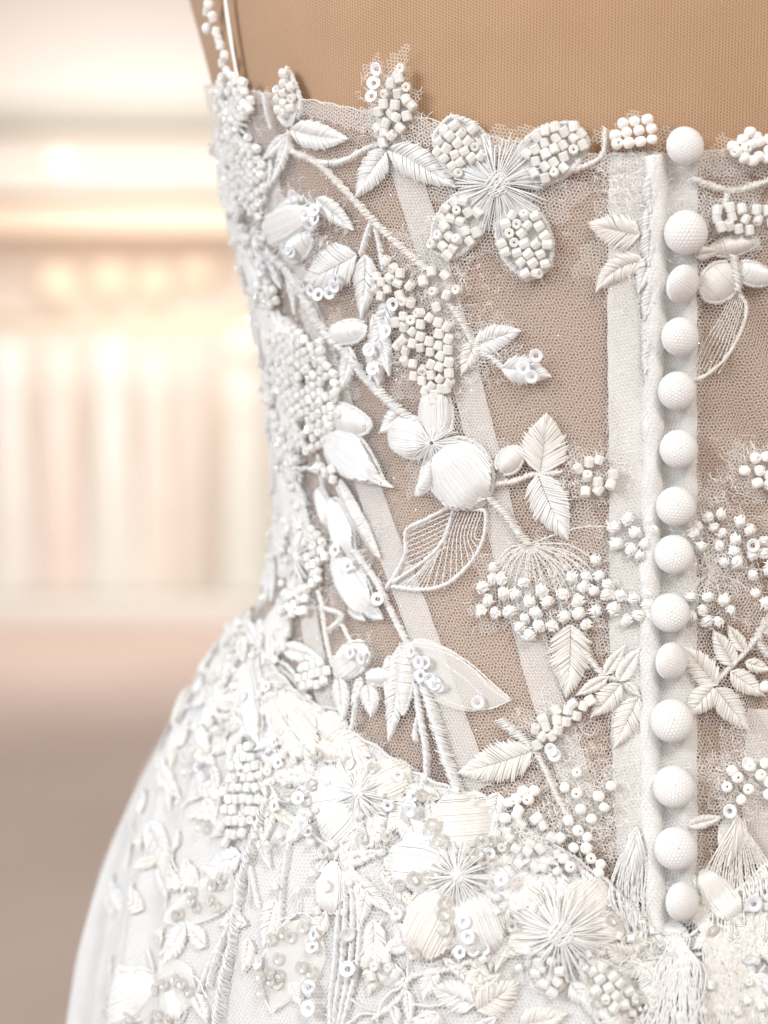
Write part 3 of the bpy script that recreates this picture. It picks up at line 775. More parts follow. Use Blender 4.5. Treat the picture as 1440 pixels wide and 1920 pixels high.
# ---- beads: short cut glass tubes with rounded rims and a bore
def bead_mesh(name, R, Hh, m, seg=12, bev=0.28, bore=0.24, smooth=True):
    a = Acc(); b = bev * R
    pr = [(R * bore, -Hh + b * .5), (R * (bore + .12), -Hh), (R - b, -Hh), (R - b * .3, -Hh + b * .3), (R, -Hh + b), (R * 1.02, 0), (R, Hh - b), (R - b * .3, Hh - b * .3), (R - b, Hh), (R * (bore + .12), Hh), (R * bore, Hh - b * .5), (R * bore, 0)]
    if not smooth: pr = [pr[i] for i in (0, 2, 4, 6, 8, 10)]
    pr.append(pr[0]); lathe(a, pr, seg)
    me = a.mesh(name, smooth); me.materials.append(MATS[m]); return me, np.concatenate(a.v), np.concatenate(a.q)
BE = bead_mesh('bead', 0.00156, 0.00148, 'bead', 8, 0.22, 0.24, False)
BC = bead_mesh('clear_bead', 0.00150, 0.00150, 'bead_clear', 8, 0.25, 0.24, False)
BR = bead_mesh('round_bead', 0.00175, 0.00150, 'pearl', 12, 0.62, 0.2)
def pearl_mesh(R):
    a = Acc(); th = np.linspace(-math.pi / 2, math.pi / 2, 14); lathe(a, np.stack([R * np.cos(th) + 1e-6, R * np.sin(th)], -1), 20); me = a.mesh('pearl'); me.materials.append(MATS['pearl']); return me
solo_beads = [0]
def bead_matrix(c, h, ang, R, up):
    if up: tilt = (random.gauss(0, .35), random.gauss(0, .35))
    else: tilt = (math.pi / 2 + random.gauss(0, .18), 0)
    M = frame_c(c, h, ang, (0, 0))
    return M @ Matrix.Rotation(tilt[0], 4, 'X') @ Matrix.Rotation(tilt[1], 4, 'Y')
def put_beads(cs, parent, kindm=BE, ang=0.0, jang=0.25, solo=True, h=None, hj=0.0003, upf=0.10, scale=1.0, name='bead'):
    acc = None
    for c in cs:
        hh = (LIFT + 0.0015 if h is None else h) + abs(random.gauss(0, hj))
        M = bead_matrix(c, hh, ang + random.gauss(0, jang), 1, random.random() < upf) @ Matrix.Scale(scale * random.uniform(.93, 1.06), 4)
        if solo and solo_beads[0] < 300:
            link(name, kindm[0], None, parent, matrix=M); solo_beads[0] += 1
        else:
            acc = acc or Acc(); A = np.array(M); acc.add(kindm[1] @ A[:3, :3].T + A[:3, 3], kindm[2])
    if acc: acc.build('bead_mass', kindm[0].materials[0].name, parent, 'stuff', smooth=kindm is BR)
def bead_list(pts, parent, **k): put_beads(ch(pts), parent, **k)
def inside(P, poly):
    x, y = P[:, 0], P[:, 1]; r = np.zeros(len(P), bool); j = len(poly) - 1
    for i in range(len(poly)):
        xi, yi = poly[i]; xj, yj = poly[j]
        r ^= ((yi > y) != (yj > y)) & (x < (xj - xi) * (y - yi) / (yj - yi + 1e-15) + xi); j = i
    return r
def lattice(poly_c, pitch, ang, jitter=.1, keep=1.0, row=0.95):
    c0 = poly_c.mean(0); ext = np.abs(poly_c - c0).max() * 1.6; n = int(ext / pitch) + 2
    I, J = np.meshgrid(np.arange(-n, n + 1), np.arange(-n, n + 1)); x = (I + .5 * (J % 2)) * pitch; y = J * pitch * row
    x = x.ravel() + rng.normal(0, jitter * pitch, x.size); y = y.ravel() + rng.normal(0, jitter * pitch, y.size)
    P = np.stack([c0[0] + x * math.cos(ang) - y * math.sin(ang), c0[1] + x * math.sin(ang) + y * math.cos(ang)], -1)
    P = P[inside(P, poly_c)]; return P[rng.random(len(P)) < keep]
def bead_fill(poly, parent, pitch=20.5, ang=0.3, jitter=.07, keep=.97, **k):
    put_beads(lattice(ch(poly), pitch * PX, ang, jitter, keep), parent, ang=ang, **k)
def bead_petal(b, t, w, parent, bend=0.0, ang=None, start=.28, pitch=19.8, tone='thread', kindm=BE, solo=True, kind='drop', inset=.86, keep=.97):
    """petal outlined in stitching and packed with beads towards the tip"""
    b0, d, pp, L = axis_frame(b, t); pt = mk_pt(b0, d, pp, L, bend); Wm = w * PX / 2; W = lambda x: Wm * outline(kind, x)
    acc = Acc(); pad(acc, pt, lambda x: W(x) * .98, LIFT - .0004, .0005)
    for ring in (1.0, .90):
        ta = np.concatenate([np.linspace(.12, 1, 26), np.linspace(1, .12, 26)]); sg = np.concatenate([np.ones(26), -np.ones(26)])
        cord_c(acc, pt(ta, sg * W(ta) * ring + 0), 9 * PX, LIFT - .0003, .0008 if ring == 1 else .0006, wild=2.0)
    n = 26; f = np.linspace(0, 1, 6)[None, :]; fl = (np.linspace(-.9, .9, n))[:, None]; tau = 0.02 + (start + .12 + .1 * rng.random(n)[:, None]) * f
    tubes(acc, np.concatenate([pt(tau, fl * W(tau) * 1), (LIFT + .0008 * np.sin(math.pi * f) + 0 * fl + .0003)[..., None]], -1), .00019, 4)
    o = acc.build('petal', tone, parent)
    ta = np.concatenate([np.linspace(start, .985, 16), np.linspace(.985, start, 16)]); sg = np.concatenate([np.ones(16), -np.ones(16)])
    poly = pt(ta, sg * W(ta) * inset)
    an = math.atan2(d[1], d[0]) if ang is None else ang
    put_beads(lattice(poly, pitch * PX, an, .07, keep), parent, kindm=kindm, ang=an, solo=solo, h=LIFT + .0013)
    return o

# ---- sequins: small dished rings
def sequin_mesh(name, m, R=0.00215, ri=0.0008):
    a = Acc(); pr = [(ri, .00004), (ri + .0002, .00012), (R * .75, .00030), (R, .00052), (R * 1.005, .00046), (R * .75, .00018), (ri + .0002, -.00002), (ri, .00004)]
    lathe(a, pr, 24); me = a.mesh(name); me.materials.append(MATS[m]); return me
SQ = sequin_mesh('sequin', 'sequin'); SC = sequin_mesh('clear_sequin', 'sequin_clear')
def sequins(pts, parent=None, clear=False, h=0.0030, tl=.25, scale=1.0):
    for p in pts:
        o = link('sequin', SC if clear else SQ, None, parent or dress)
        o.matrix_basis = frame_c(ch(p), h + random.random() * .0004, 0, (random.gauss(0, tl), random.gauss(0, tl)), scale)

# ---- berries: tight knots of thread
def berry_mesh(seed):
    r_ = np.random.default_rng(seed); a = Acc(); m = 8
    for layer, (n, R0, H) in enumerate(((11, .0021, .0016), (9, .0016, .0024))):   # two crossing layers of satin stitches heaped into a dot
        an = layer * 1.1 + r_.normal(0, .3); ca, sa = math.cos(an), math.sin(an)
        for y in np.linspace(-.92, .92, n):
            hw = math.sqrt(max(1 - y * y, .05)) * (1 + r_.normal(0, .20)); x = np.linspace(-hw, hw, m)
            z = H * np.sqrt(np.maximum(1.08 - (x / 1.12) ** 2 - y * y, .0)) - .0007 + r_.normal(0, .00016); yy = y + .15 * np.sin(x * 2 + r_.normal())
            P = np.stack([(x * ca - yy * sa) * R0, (x * sa + yy * ca) * R0, z], -1); N = P / np.linalg.norm(P, axis=-1, keepdims=True)
            tubes(a, None, (.00030 + .00006 * r_.random()) * np.array([[.5, .9, 1, 1, 1, 1, .9, .5]]), 5, .9, world=(P[None], N[None]))
    th = np.linspace(-math.pi / 2, math.pi / 2, 8); lathe(a, np.stack([.0017 * np.cos(th) + 1e-5, .0013 * np.sin(th)], -1), 12)
    me = a.mesh('berry'); me.materials.append(MATS['knot']); return me
BERRY = [berry_mesh(s) for s in range(6)]
def berries(pts, parent, scale=1.0):
    for p in pts:
        o = link('berry', random.choice(BERRY), None, parent)
        o.matrix_basis = frame_c(ch(p), .0019 + random.random() * .0006, random.random() * 6, (random.gauss(0, .22), random.gauss(0, .22)), scale * random.uniform(.80, 1.04))

# ---- stray fibres of cut net round the appliques, collected into one part
FZ = Acc()
def fuzz(c, rx, ry, n, ht=0.0022, length=1.0, above=.0005):
    n = int(n * 2.0)
    P0 = ch(np.stack([c[0] + rng.normal(0, rx * .5, n), c[1] + rng.normal(0, ry * .5, n)], -1)); m = 8
    P0 = P0[P0[:, 1] < z_neck(P0[:, 0]) + above]; n = len(P0)
    ang = rng.random(n) * 6.28; step = .00055 * length * (0.6 + .8 * rng.random(n)); turn = rng.normal(0, .35, n)
    C = np.zeros((n, m, 3)); C[:, 0, :2] = P0; C[:, 0, 2] = .0006
    for i in range(1, m):
        ang = ang + turn + rng.normal(0, .3, n)
        C[:, i, 0] = C[:, i - 1, 0] + step * np.cos(ang); C[:, i, 1] = C[:, i - 1, 1] + step * np.sin(ang)
    C[:, :, 2] = .0005 + np.abs(np.sin(np.linspace(0, 3.1, m)[None, :] + rng.normal(0, .3, n)[:, None])) * (ht * rng.random(n))[:, None]
    tubes(FZ, C, .00008, 2)
def Z(ox, oy, s, pts): return [(ox + x / s, oy + y / s) for x, y in pts]

# ------------------------------------------------------------------ appliques of the bodice
# strap with a beaded edge
st = part('shoulder_strap', dress)
strip('ribbon', [(424, -60), (428, 0), (436, 60), (446, 120), (456, 170)], 13, 'ribbon', 0.0012, st, False)
bead_list(Z(360, 0, 2.88, [(125, 22), (150, 95), (182, 210), (190, 245), (205, 340), (120, 60), (135, -40), (110, -80), (170, 170), (215, 300)]), st, kindm=BC, h=.0026)
for (x, y), s in zip([(402, 53), (411, 30), (404, 8)], (1.0, .8, .9)):
    link('pearl', pearl_mesh(.0021 * s), None, st, matrix=frame(x, y, .0024))

# beaded bud and leaves at the top
bead_petal((548, 240), (542, 130), 66, part('beaded_bud', dress), start=.2, kind='leaf', inset=.8)
leaf((553, 243), (657, 261), 56, bend=-.12); leaf((548, 246), (516, 345), 34, bend=.15)
leaf((728, 283), (672, 371), 62, bend=-.1); leaf((733, 280), (858, 352), 64, bend=.08)
leaf((540, 255), (500, 300), 30); leaf((515, 300), (498, 395), 30)
stem([(549, 246), (552, 282), (600, 308), (655, 362), (700, 412), (748, 458), (802, 505)], 15, tone='thread_warm_light')
stem([(596, 306), (645, 303), (700, 275), (730, 272)], 11)
stem([(700, 415), (690, 445), (680, 478)], 12); stem([(708, 430), (716, 468), (722, 505)], 11)
stem([(497, 175), (505, 215), (512, 240)], 8)
pb = part('beaded_sprig', dress)
bead_list(Z(360, 0, 2.88, [(1148, 375), (1140, 428), (1097, 455), (1180, 475), (1065, 508), (1132, 508), (1055, 565), (1120, 572), (1180, 545), (1098, 618), (1030, 605), (1130, 640), (1180, 630), (1070, 668), (1025, 698), (1145, 695), (1105, 735), (1055, 775), (1205, 575), (1060, 720)]), pb, jang=.5)
sequins([(710, 158), (706, 182), (715, 132)], pb); fuzz((735, 200), 50, 90, 120, above=.012)
leaf((728, 285), (742, 130), 70, pb, name='petal', ht=.0004, lift=.0003)

# large beaded flower
fl = part('beaded_flower', dress)
bead_petal((932, 342), (832, 232), 96, fl, bend=.12, start=.34)
bead_petal((940, 338), (1092, 250), 98, fl, bend=-.10, start=.34)
bead_petal((925, 350), (828, 478), 92, fl, bend=-.16, start=.30)
bead_petal((942, 356), (1008, 516), 98, fl, bend=.08, start=.30)
burst((936, 346), 24, 96, 110, fl); fuzz((930, 350), 150, 150, 60)
stem([(1030, 335), (1080, 318), (1115, 304), (1132, 285), (1135, 242)], 11, tone='thread_warm_light')

# sprigs beside the top button
sg = part('beaded_sprig', dress)
bead_list(Z(1060, 200, 3.789, [(405, 128), (485, 112), (575, 100), (352, 212), (430, 192), (515, 178), (603, 165), (365, 268), (445, 265), (527, 255), (608, 240)]), sg, kindm=BR, jang=.3)
fuzz((1185, 255), 60, 40, 40)
sg = part('beaded_sprig', dress)
bead_list(Z(1060, 200, 3.789, [(1290, 190), (1240, 240), (1300, 275), (1190, 325), (1262, 300), (1352, 255), (1335, 220), (1250, 372), (1350, 360), (1310, 390), (1422, 310), (1420, 240), (1410, 375), (1170, 290), (1480, 280), (1490, 350)]), sg, kindm=BR)
stem([(1296, 335), (1330, 348), (1370, 358), (1408, 350), (1450, 335)], 13, tone='thread_warm_light'); stem([(1362, 360), (1358, 392)], 10, tone='thread_warm_light')
sg = part('beaded_sprig', dress)
bead_list(Z(1060, 200, 3.789, [(1230, 730), (1165, 785), (1335, 735), (1410, 742), (1345, 808), (1258, 802), (1145, 845), (1085, 858), (1208, 870), (1285, 880), (1060, 740), (1060, 800), (1150, 720), (1440, 830), (1470, 760)]), sg, kindm=BC)
fuzz((1370, 420), 70, 60, 60)
leaf((1198, 440), (1103, 418), 62, bend=.1, tone='thread_warm_light', serr=.2); leaf((1205, 490), (1117, 548), 48, bend=-.55, tone='thread_warm_light')
petal((1330, 470), (1420, 452), 34, tone='thread_warm_light', name='leaf'); leaf((1300, 478), (1350, 470), 26, tone='thread_warm_light'); petal((1380, 500), (1455, 520), 42, kind='blade', name='petal', bend=-.3)
petal((1375, 500), (1318, 560), 70, tone='thread_warm_light')
stem([(1372, 480), (1378, 510), (1380, 545)], 20, tone='thread_warm_light')
op = part('openwork_petal', dress)
stem([(1382, 548), (1398, 575), (1388, 620), (1360, 670), (1320, 705), (1295, 712)], 7, op, 'thread_warm_light', 'rim')
fine_threads([[(1372 + 3 * i, 545 + 2 * i), (1352 + 4 * i, 590 + 3 * i), (1322 + 6 * i, 640 + 4 * i), (1300 + 6.5 * i, 690 + 1.5 * i)] for i in range(8)], .00017, op, 'thread_warm_light', 'thread')
# stitching over the placket top
for k in range(7):
    y = 330 + k * 50
    leaf((1222 + random.uniform(-8, 8), y), (1205 + random.uniform(-10, 16), y + 70), 34, ht=.0011, lift=.0012 if k % 2 else .0018, tone='thread')
petal((1226, 560), (1230, 680), 46, along=True, kind='blade', lift=.0012, edge=False); fuzz((1225, 420), 50, 150, 150); fuzz((1160, 350), 40, 50, 60)
fine_threads([[(1197, 560), (1203, 640), (1222, 720)], [(1190, 545), (1212, 650), (1235, 735)], [(1205, 300), (1208, 420), (1204, 540)]], .0002)

# sequin leaves, left of the main bead spray
lf = part('sequin_leaf', dress)
leaf((672, 478), (572, 528), 92, lf, bend=.1, tone='thread'); sequins([(580, 535), (598, 543), (612, 551), (632, 548), (641, 536), (642, 522), (574, 520)], lf, h=.0034)
leaf((690, 478), (682, 598), 56, bend=.06)
pf = part('padded_flower', dress)
petal((600, 400), (505, 440), 80, pf, along=True, ht=.003); petal((590, 440), (540, 480), 60, pf, ht=.0028); leaf((600, 372), (668, 432), 40, pf); leaf((585, 380), (530, 385), 36, pf)
sequins([(510, 438), (552, 466), (564, 470), (606, 394), (590, 402), (608, 410), (511, 505), (570, 366), (598, 420), (505, 490)], pf, h=.0042); fuzz((560, 430), 90, 70, 150)
stem([(470, 440), (510, 480), (545, 512), (580, 570), (612, 622), (650, 660), (692, 712), (742, 762), (785, 795)], 19)
petal((692, 612), (622, 622), 46, bend=.25, ht=.0016); leaf((735, 560), (698, 720), 52, bend=-.1); leaf((660, 650), (642, 735), 44, bend=.2); leaf((705, 590), (735, 705), 44)
leaf((700, 640), (715, 725), 48, bend=.1); sequins([(705, 655), (712, 690), (748, 570), (735, 620)], None, h=.0036)
# main bead spray
sp = part('bead_spray', dress)
bead_list(Z(680, 450, 2.88, [(150, 110), (190, 150), (225, 178), (102, 198), (175, 205), (212, 232), (100, 265), (160, 265), (132, 225), (225, 298), (278, 245), (125, 300), (285, 338)]), sp, jang=.4)
bead_list(Z(680, 450, 2.88, [(388, 170), (462, 190), (348, 220), (402, 275), (470, 295), (525, 268), (415, 360), (245, 330)]), sp, jang=.6, upf=.4)
bead_fill(Z(680, 450, 2.88, [(185, 390), (260, 375), (330, 385), (490, 470), (500, 720), (490, 800), (380, 800), (240, 690), (190, 560)]), sp, pitch=20.4, ang=-.45)
bead_list(Z(680, 450, 2.88, [(360, 810), (415, 830), (470, 800), (400, 860)]), sp)
fuzz((790, 560), 110, 120, 170); fuzz((800, 660), 90, 100, 80)
stem([(846, 570), (868, 602), (888, 640), (900, 655)], 14, tone='thread_warm_light')
leaf((893, 640), (868, 703), 42, tone='thread_warm_light'); leaf((893, 650), (979, 620), 52, bend=.15, serr=.16); stem([(900, 658), (925, 672), (948, 692)], 12)
lf = part('sequin_leaf', dress); leaf((944, 690), (1035, 706), 54, lf, bend=.1, serr=.2); sequins([(1008, 666), (985, 690), (1000, 705)], lf, h=.0034)
fuzz((900, 660), 60, 50, 50)

# big satin flower with an openwork petal
sf_ = part('satin_flower', dress)
petal((822, 832), (818, 720), 70, sf_, along=True, ht=.0026); petal((815, 828), (733, 812), 82, sf_, along=True, ht=.0030)
leaf((760, 770), (716, 812), 44, sf_, name='petal', ht=.0008); petal((818, 842), (784, 928), 36, sf_, bend=.35, ht=.0022, kind='blade')
petal((826, 834), (908, 945), 132, sf_, ht=.0042, along=True, pitch=.00034); burst((820, 830), 10, 52, 60, sf_, knot=False, lift=.0026)
leaf((835, 940), (915, 935), 40, sf_, name='frill', ht=.0012, lift=.0022)
stem([(870, 952), (890, 955), (912, 962), (906, 1015), (880, 1060), (838, 1096), (790, 1106), (738, 1100)], 8, sf_, name='petal_rim'); stem([(845, 950), (800, 975), (765, 995), (762, 1040), (740, 1085), (728, 1102)], 8, sf_, name='petal_rim')
stem([(852, 955), (835, 1010), (800, 1050), (740, 1092)], 7, sf_, name='petal_vein')
fine_threads([[(846 - i * 1.0, 962 + 9 * i), (815 - 3 * i, 975 + 11 * i), (768 - 1 * i, 996 + 10 * i)] for i in range(8)] +
             [[(850 + 6 * i, 960), (846 + 5 * i - 3 * (9 - i) * .5, 1005), (float(np.interp(i, [0, 3, 6, 9], [800, 845, 882, 906])), float(np.interp(i, [0, 3, 6, 9], [1104, 1092, 1056, 1014])))] for i in range(10)] +
             [[(836 - 5 * i, 1008 + 7 * i), (824 - 7 * i, 1050 + 4.5 * i), (800 - 8.5 * i, 1104 - .6 * i)] for i in range(1, 7)], .00019, sf_, name='vein_threads')
petal((938, 885), (980, 842), 46, bend=.1, ht=.002, tone='thread_warm_light', name='bud')
stem([(932, 908), (968, 902), (1000, 890), (1052, 886)], 11, tone='thread_warm_light')
leaf((1014, 886), (1026, 774), 92, tone='thread_warm_light', serr=.2, bend=-.05); leaf((1010, 890), (1066, 1012), 76, serr=.16, bend=-.1)
sg = part('beaded_sprig', dress); bead_list([(1085, 878), (1105, 866), (1123, 862), (1102, 892), (1121, 903), (1098, 921), (1122, 918), (1144, 908), (1149, 889)], sg, jang=.6); fuzz((1115, 890), 70, 45, 70)
stem([(915, 932), (950, 965), (975, 1000), (992, 1020)], 15, tone='thread_warm_light')

# umbel of knotted berries left of the buttons, its twin on the right
um = part('berry_umbel', dress)
B1 = Z(700, 750, 2.88, [(655, 905), (655, 965), (605, 1010), (715, 1045), (630, 1085), (595, 1135), (665, 1150), (740, 1145), (775, 1050), (820, 985), (850, 1090), (885, 1150), (825, 1180), (915, 1030), (945, 1090), (1030, 1050), (970, 1220), (900, 1220), (850, 1268), (800, 1225), (1035, 1170), (1110, 1150), (1105, 1085), (1075, 960), (1150, 955), (1200, 865), (1220, 950), (1190, 1030), (1260, 1050), (1200, 1140), (1150, 1210), (1140, 1005), (700, 965)])
B1 += Z(1060, 700, 3.789, [(340, 1090), (440, 1030), (490, 1130), (360, 1210), (460, 1250), (600, 1040), (620, 1110), (560, 1210), (340, 1670), (430, 1755), (520, 1720), (390, 1580), (590, 1560), (580, 1640), (600, 1720), (480, 1600), (300, 1500), (520, 1290)])
stalks = [[(992, 1020), ((992 + x) / 2 + (x - 992) * .08, (1020 + y) / 2 - 14), (x, y)] for x, y in B1 if 880 < x < 1150 and y < 1200 and random.random() < .75]
fine_threads(stalks, .00030, um, 'thread_warm_light', 'stalks', .0007); berries(B1, um); fuzz((1060, 1120), 130, 90, 160)
um = part('berry_umbel', dress)
B2 = Z(1060, 700, 3.789, [(1000, 1020), (1090, 1000), (1220, 1050), (1290, 1110), (1190, 1180), (1100, 1130), (905, 1130), (950, 1230), (1080, 1220), (1390, 1190), (1180, 1260), (1110, 1340), (1390, 1280), (1310, 1430), (1420, 1400), (1000, 1590), (1110, 1610), (1160, 1680), (960, 1680), (890, 1730), (990, 1760), (1070, 1760), (1330, 1560), (1400, 1630), (880, 1590), (1450, 1500), (930, 1090), (1040, 1090), (1480, 1250), (1310, 1290), (1200, 1340), (1440, 1340)])
fine_threads([[(1330, 1075), ((1330 + x) / 2, (1075 + y) / 2 - 8), (x, y)] for x, y in B2[::2]], .0003, um, 'thread_warm_light', 'stalks', .0007); berries(B2, um, .92); fuzz((1340, 1060), 100, 110, 200); sequins([(1404, 1022)], um)
rb = part('beaded_sprig', dress); bead_list(Z(1060, 700, 3.789, [(1325, 600), (1400, 590), (1250, 690), (1355, 690), (1420, 720), (1340, 775), (1415, 790), (1460, 640), (1490, 700)]), rb, kindm=BR, upf=.4); fuzz((1410, 880), 60, 50, 90)

# leaves below the umbels
leaf((1070, 1172), (1062, 1308), 76, tone='thread_warm_light', bend=.08, serr=.14); stem([(1092, 1218), (1112, 1243), (1135, 1272)], 11, tone='thread_warm_light')
q = lambda pts: Z(1040, 1150, 3.6, pts)
for (b, t, w) in [((340, 410), (475, 212), 26), ((430, 450), (572, 232), 38), ((350, 435), (148, 552), 26), ((440, 480), (243, 702), 46), ((560, 570), (400, 908), 52), ((480, 470), (575, 560), 20)]:
    (bx_, by_), (tx, ty) = q([b, t]); leaf((bx_, by_), (tx, ty), w, tone='thread_warm_light' if w != 38 else 'thread')
for (b, t, w) in [((1085, 480), (852, 218), 54), ((1200, 350), (1062, 112), 42), ((1272, 255), (1158, 78), 28), ((1060, 500), (885, 695), 50), ((1080, 505), (1302, 792), 52), ((1180, 395), (1408, 558), 42), ((1280, 330), (1450, 385), 28), ((1390, 120), (1480, 60), 40)]:
    (bx_, by_), (tx, ty) = q([b, t]); leaf((bx_, by_), (tx, ty), w, tone='thread_warm_light')
stem(q([(1085, 460), (1180, 360), (1280, 258), (1390, 110), (1440, 20)]), 12, tone='thread_warm_light'); stem(q([(430, 440), (360, 430), (300, 370)]), 10, tone='thread_warm_light')
stem([(1430, 1170), (1420, 1200), (1440, 1230)], 14, tone='thread_warm_light')

# sheer sequin petal and hanging stems
sq = part('sequin_petal', dress)
strip('sheer_petal', [(768, 1215), (820, 1258), (880, 1294), (956, 1313)], 104, 'petal_sheer', .0008, sq, False, taper=True)
fine_threads([[(770, 1204), (830, 1214), (880, 1242), (925, 1282), (960, 1312)], [(774, 1210), (832, 1222), (884, 1252), (920, 1290), (955, 1314)], [(785, 1280), (830, 1308), (870, 1325), (915, 1330), (958, 1313)], [(830, 1240), (875, 1275), (905, 1303)]], .00026, sq, name='rim')
sequins([(779, 1222), (792, 1242), (804, 1243), (795, 1267), (812, 1273), (820, 1282), (829, 1287), (900, 1317)], sq, h=.0026)
petal((766, 1203), (758, 1340), 42, ht=.002, kind='blade', name='petal'); leaf((752, 1215), (732, 1392), 48, bend=.06); leaf((736, 1230), (728, 1310), 34)
stem([(782, 1282), (790, 1345), (800, 1400), (802, 1452), (790, 1500)], 15); stem([(800, 1290), (818, 1350), (838, 1420), (858, 1485)], 24); stem([(790, 1330), (782, 1362), (780, 1388)], 11)
petal((637, 900), (714, 1045), 28, kind='blade', ht=.0018, name='petal'); stem([(627, 976), (665, 1030), (707, 1088), (735, 1145), (765, 1204)], 14)
pf = part('padded_flower', dress)
petal((630, 1035), (700, 1150), 76, pf, along=True, ht=.0026); petal((625, 935), (662, 1042), 66, pf, along=True, ht=.0022); leaf((690, 1140), (722, 1162), 30, pf, name='petal'); leaf((660, 1140), (690, 1165), 26, pf, name='petal')
sequins([(669, 1062), (646, 1032), (722, 1125)], pf, h=.0042)
stem([(600, 1108), (608, 1140), (614, 1190), (628, 1252)], 10); stem([(606, 1140), (645, 1155), (622, 1182)], 11); stem([(645, 1172), (665, 1212)], 9)
petal((694, 1214), (630, 1262), 62, along=True); sequins([(670, 1226), (690, 1236)], None, h=.0038); leaf((640, 1270), (648, 1352), 42); leaf((682, 1272), (664, 1322), 24); leaf((694, 1285), (700, 1345), 46); leaf((712, 1262), (700, 1290), 36); stem([(672, 1310), (665, 1350), (648, 1385)], 10)
petal((690, 1272), (742, 1268), 30)
bs = part('beaded_sprig', dress); bead_fill([(565, 1262), (580, 1246), (625, 1242), (632, 1262), (622, 1285), (585, 1292), (568, 1280)], bs, pitch=19, kindm=BC)
# leaf, beads and stem above the waist
leaf((998, 1408), (860, 1450), 72, bend=.06, serr=.18, tone='thread_warm_light'); stem([(938, 1350), (965, 1372), (1000, 1402)], 18); stem([(1000, 1400), (1020, 1435), (1040, 1480), (1062, 1525)], 14, tone='thread_warm_light')
sg = part('beaded_sprig', dress)
bead_list(Z(700, 1150, 2.88, [(1170, 468), (1135, 498), (1080, 485), (1055, 520), (990, 520), (1045, 580), (1100, 550), (995, 575), (920, 570), (1000, 625), (935, 612), (880, 622), (918, 665), (890, 708), (965, 660)]), sg, jang=.6); sequins([(1035, 1405), (1040, 1415)], sg); fuzz((1040, 1370), 70, 60, 60)
sg = part('beaded_sprig', dress)
bead_list(Z(700, 1150, 2.88, [(815, 958), (875, 955), (842, 1002), (778, 1000), (738, 1020), (792, 1060), (780, 1105), (720, 1105), (890, 1100), (1035, 938), (1100, 970), (1120, 1055), (1215, 985), (1280, 930), (1245, 1045), (1178, 1108), (1105, 1170), (1055, 1115), (1155, 1205), (1010, 1210), (1082, 1262), (1150, 1265), (1028, 1320), (1175, 1320), (1065, 1365), (1225, 1350), (1215, 1395), (1100, 860)]), sg, kindm=BR, jang=.8, upf=.4)
fuzz((1100, 1520), 110, 110, 260); fuzz((990, 1560), 70, 60, 120)
sg = part('beaded_sprig', dress)
bead_list(Z(1040, 1150, 3.6, [(1300, 1030), (1395, 1010), (1215, 1105), (1290, 1185), (1145, 1170), (1425, 1135), (1180, 1060), (1235, 1255), (1400, 490), (1420, 1220), (1370, 1090)]), sg, kindm=BR, jang=.8, upf=.5); sequins([(1362, 1520), (1395, 1432)], sg); fuzz((1385, 1470), 70, 70, 160)

# ------------------------------------------------------------------ left side of the bodice, turning away from the camera
bm = part('bead_mass_cluster', dress)
def dense(poly, pitch=17.5, ang=.4, keep=.95, kindm=BC, scale=.95): put_beads(lattice(ch(poly), pitch * 1.12 * PX, ang, .10, keep), bm, kindm=kindm, ang=ang, jang=.6, solo=False, upf=.3, scale=scale, hj=.0005)
dense([(412, 158), (440, 132), (478, 150), (488, 205), (470, 235), (430, 225)]); dense([(440, 225), (470, 240), (500, 270), (512, 330), (505, 392), (478, 398), (452, 330), (440, 270)])
dense([(425, 240), (440, 270), (452, 340), (465, 400), (440, 390), (425, 300)], 18)
dense([(518, 622), (560, 612), (612, 640), (640, 700), (648, 770), (620, 840), (585, 850), (555, 800), (535, 730), (520, 670)], 18); dense([(520, 680), (530, 760), (560, 850), (540, 860), (515, 760)], 19)
dense([(588, 985), (618, 1000), (626, 1050), (604, 1108), (584, 1060)], 17); dense([(548, 1105), (596, 1100), (592, 1150), (560, 1168), (540, 1150)], 17); dense([(605, 860), (640, 880), (640, 905), (610, 900)], 17)
bead_list([(612, 640), (520, 635), (606, 672), (638, 745)], bm, kindm=BC, solo=False, upf=1)
petal((600, 775), (700, 800), 66, ht=.0020, tone='thread'); leaf((640, 790), (690, 796), 40)
bp = part('padded_flower', dress); petal((610, 810), (722, 900), 96, bp, along=True, ht=.0026, kind='leaf'); leaf((640, 830), (744, 914), 34, bp, name='petal', ht=.0012, lift=.0018, bend=-.25); leaf((650, 890), (742, 914), 26, bp, name='petal', bend=.2)
stem([(545, 840), (570, 930), (585, 1000), (592, 1100)], 12); stem([(600, 850), (612, 930), (622, 990)], 9); stem([(560, 880), (590, 880), (640, 905)], 9)
burst((572, 1046), 10, 62, 60, None, lift=.002); burst((556, 870), 8, 60, 40, None, lift=.002); burst((452, 225), 10, 60, 50, None, lift=.002)
petal((600, 915), (625, 985), 44, along=True); petal((530, 850), (545, 960), 52, along=True); petal((545, 960), (540, 1040), 46, along=True); leaf((520, 1050), (515, 1130), 36); leaf((525, 1165), (505, 1238), 40); leaf((515, 1180), (490, 1230), 30, tone='thread_warm_light'); petal((545, 1170), (520, 1230), 34, tone='thread_warm_light')
petal((470, 470), (500, 560), 70, along=True, ht=.0026); petal((455, 430), (475, 500), 60, along=True); leaf((490, 460), (535, 540), 36); leaf((505, 520), (520, 610), 40); leaf((545, 500), (560, 590), 26); petal((430, 400), (455, 470), 60)
sequins([(512, 506), (470, 500), (500, 450), (560, 466)], None, h=.004); sequins([(715, 1124)], None, h=.003)
fuzz((470, 450), 80, 120, 260); fuzz((570, 700), 70, 120, 200); fuzz((450, 280), 50, 140, 240); fuzz((580, 1040), 60, 140, 200); fuzz((650, 1060), 60, 70, 80)
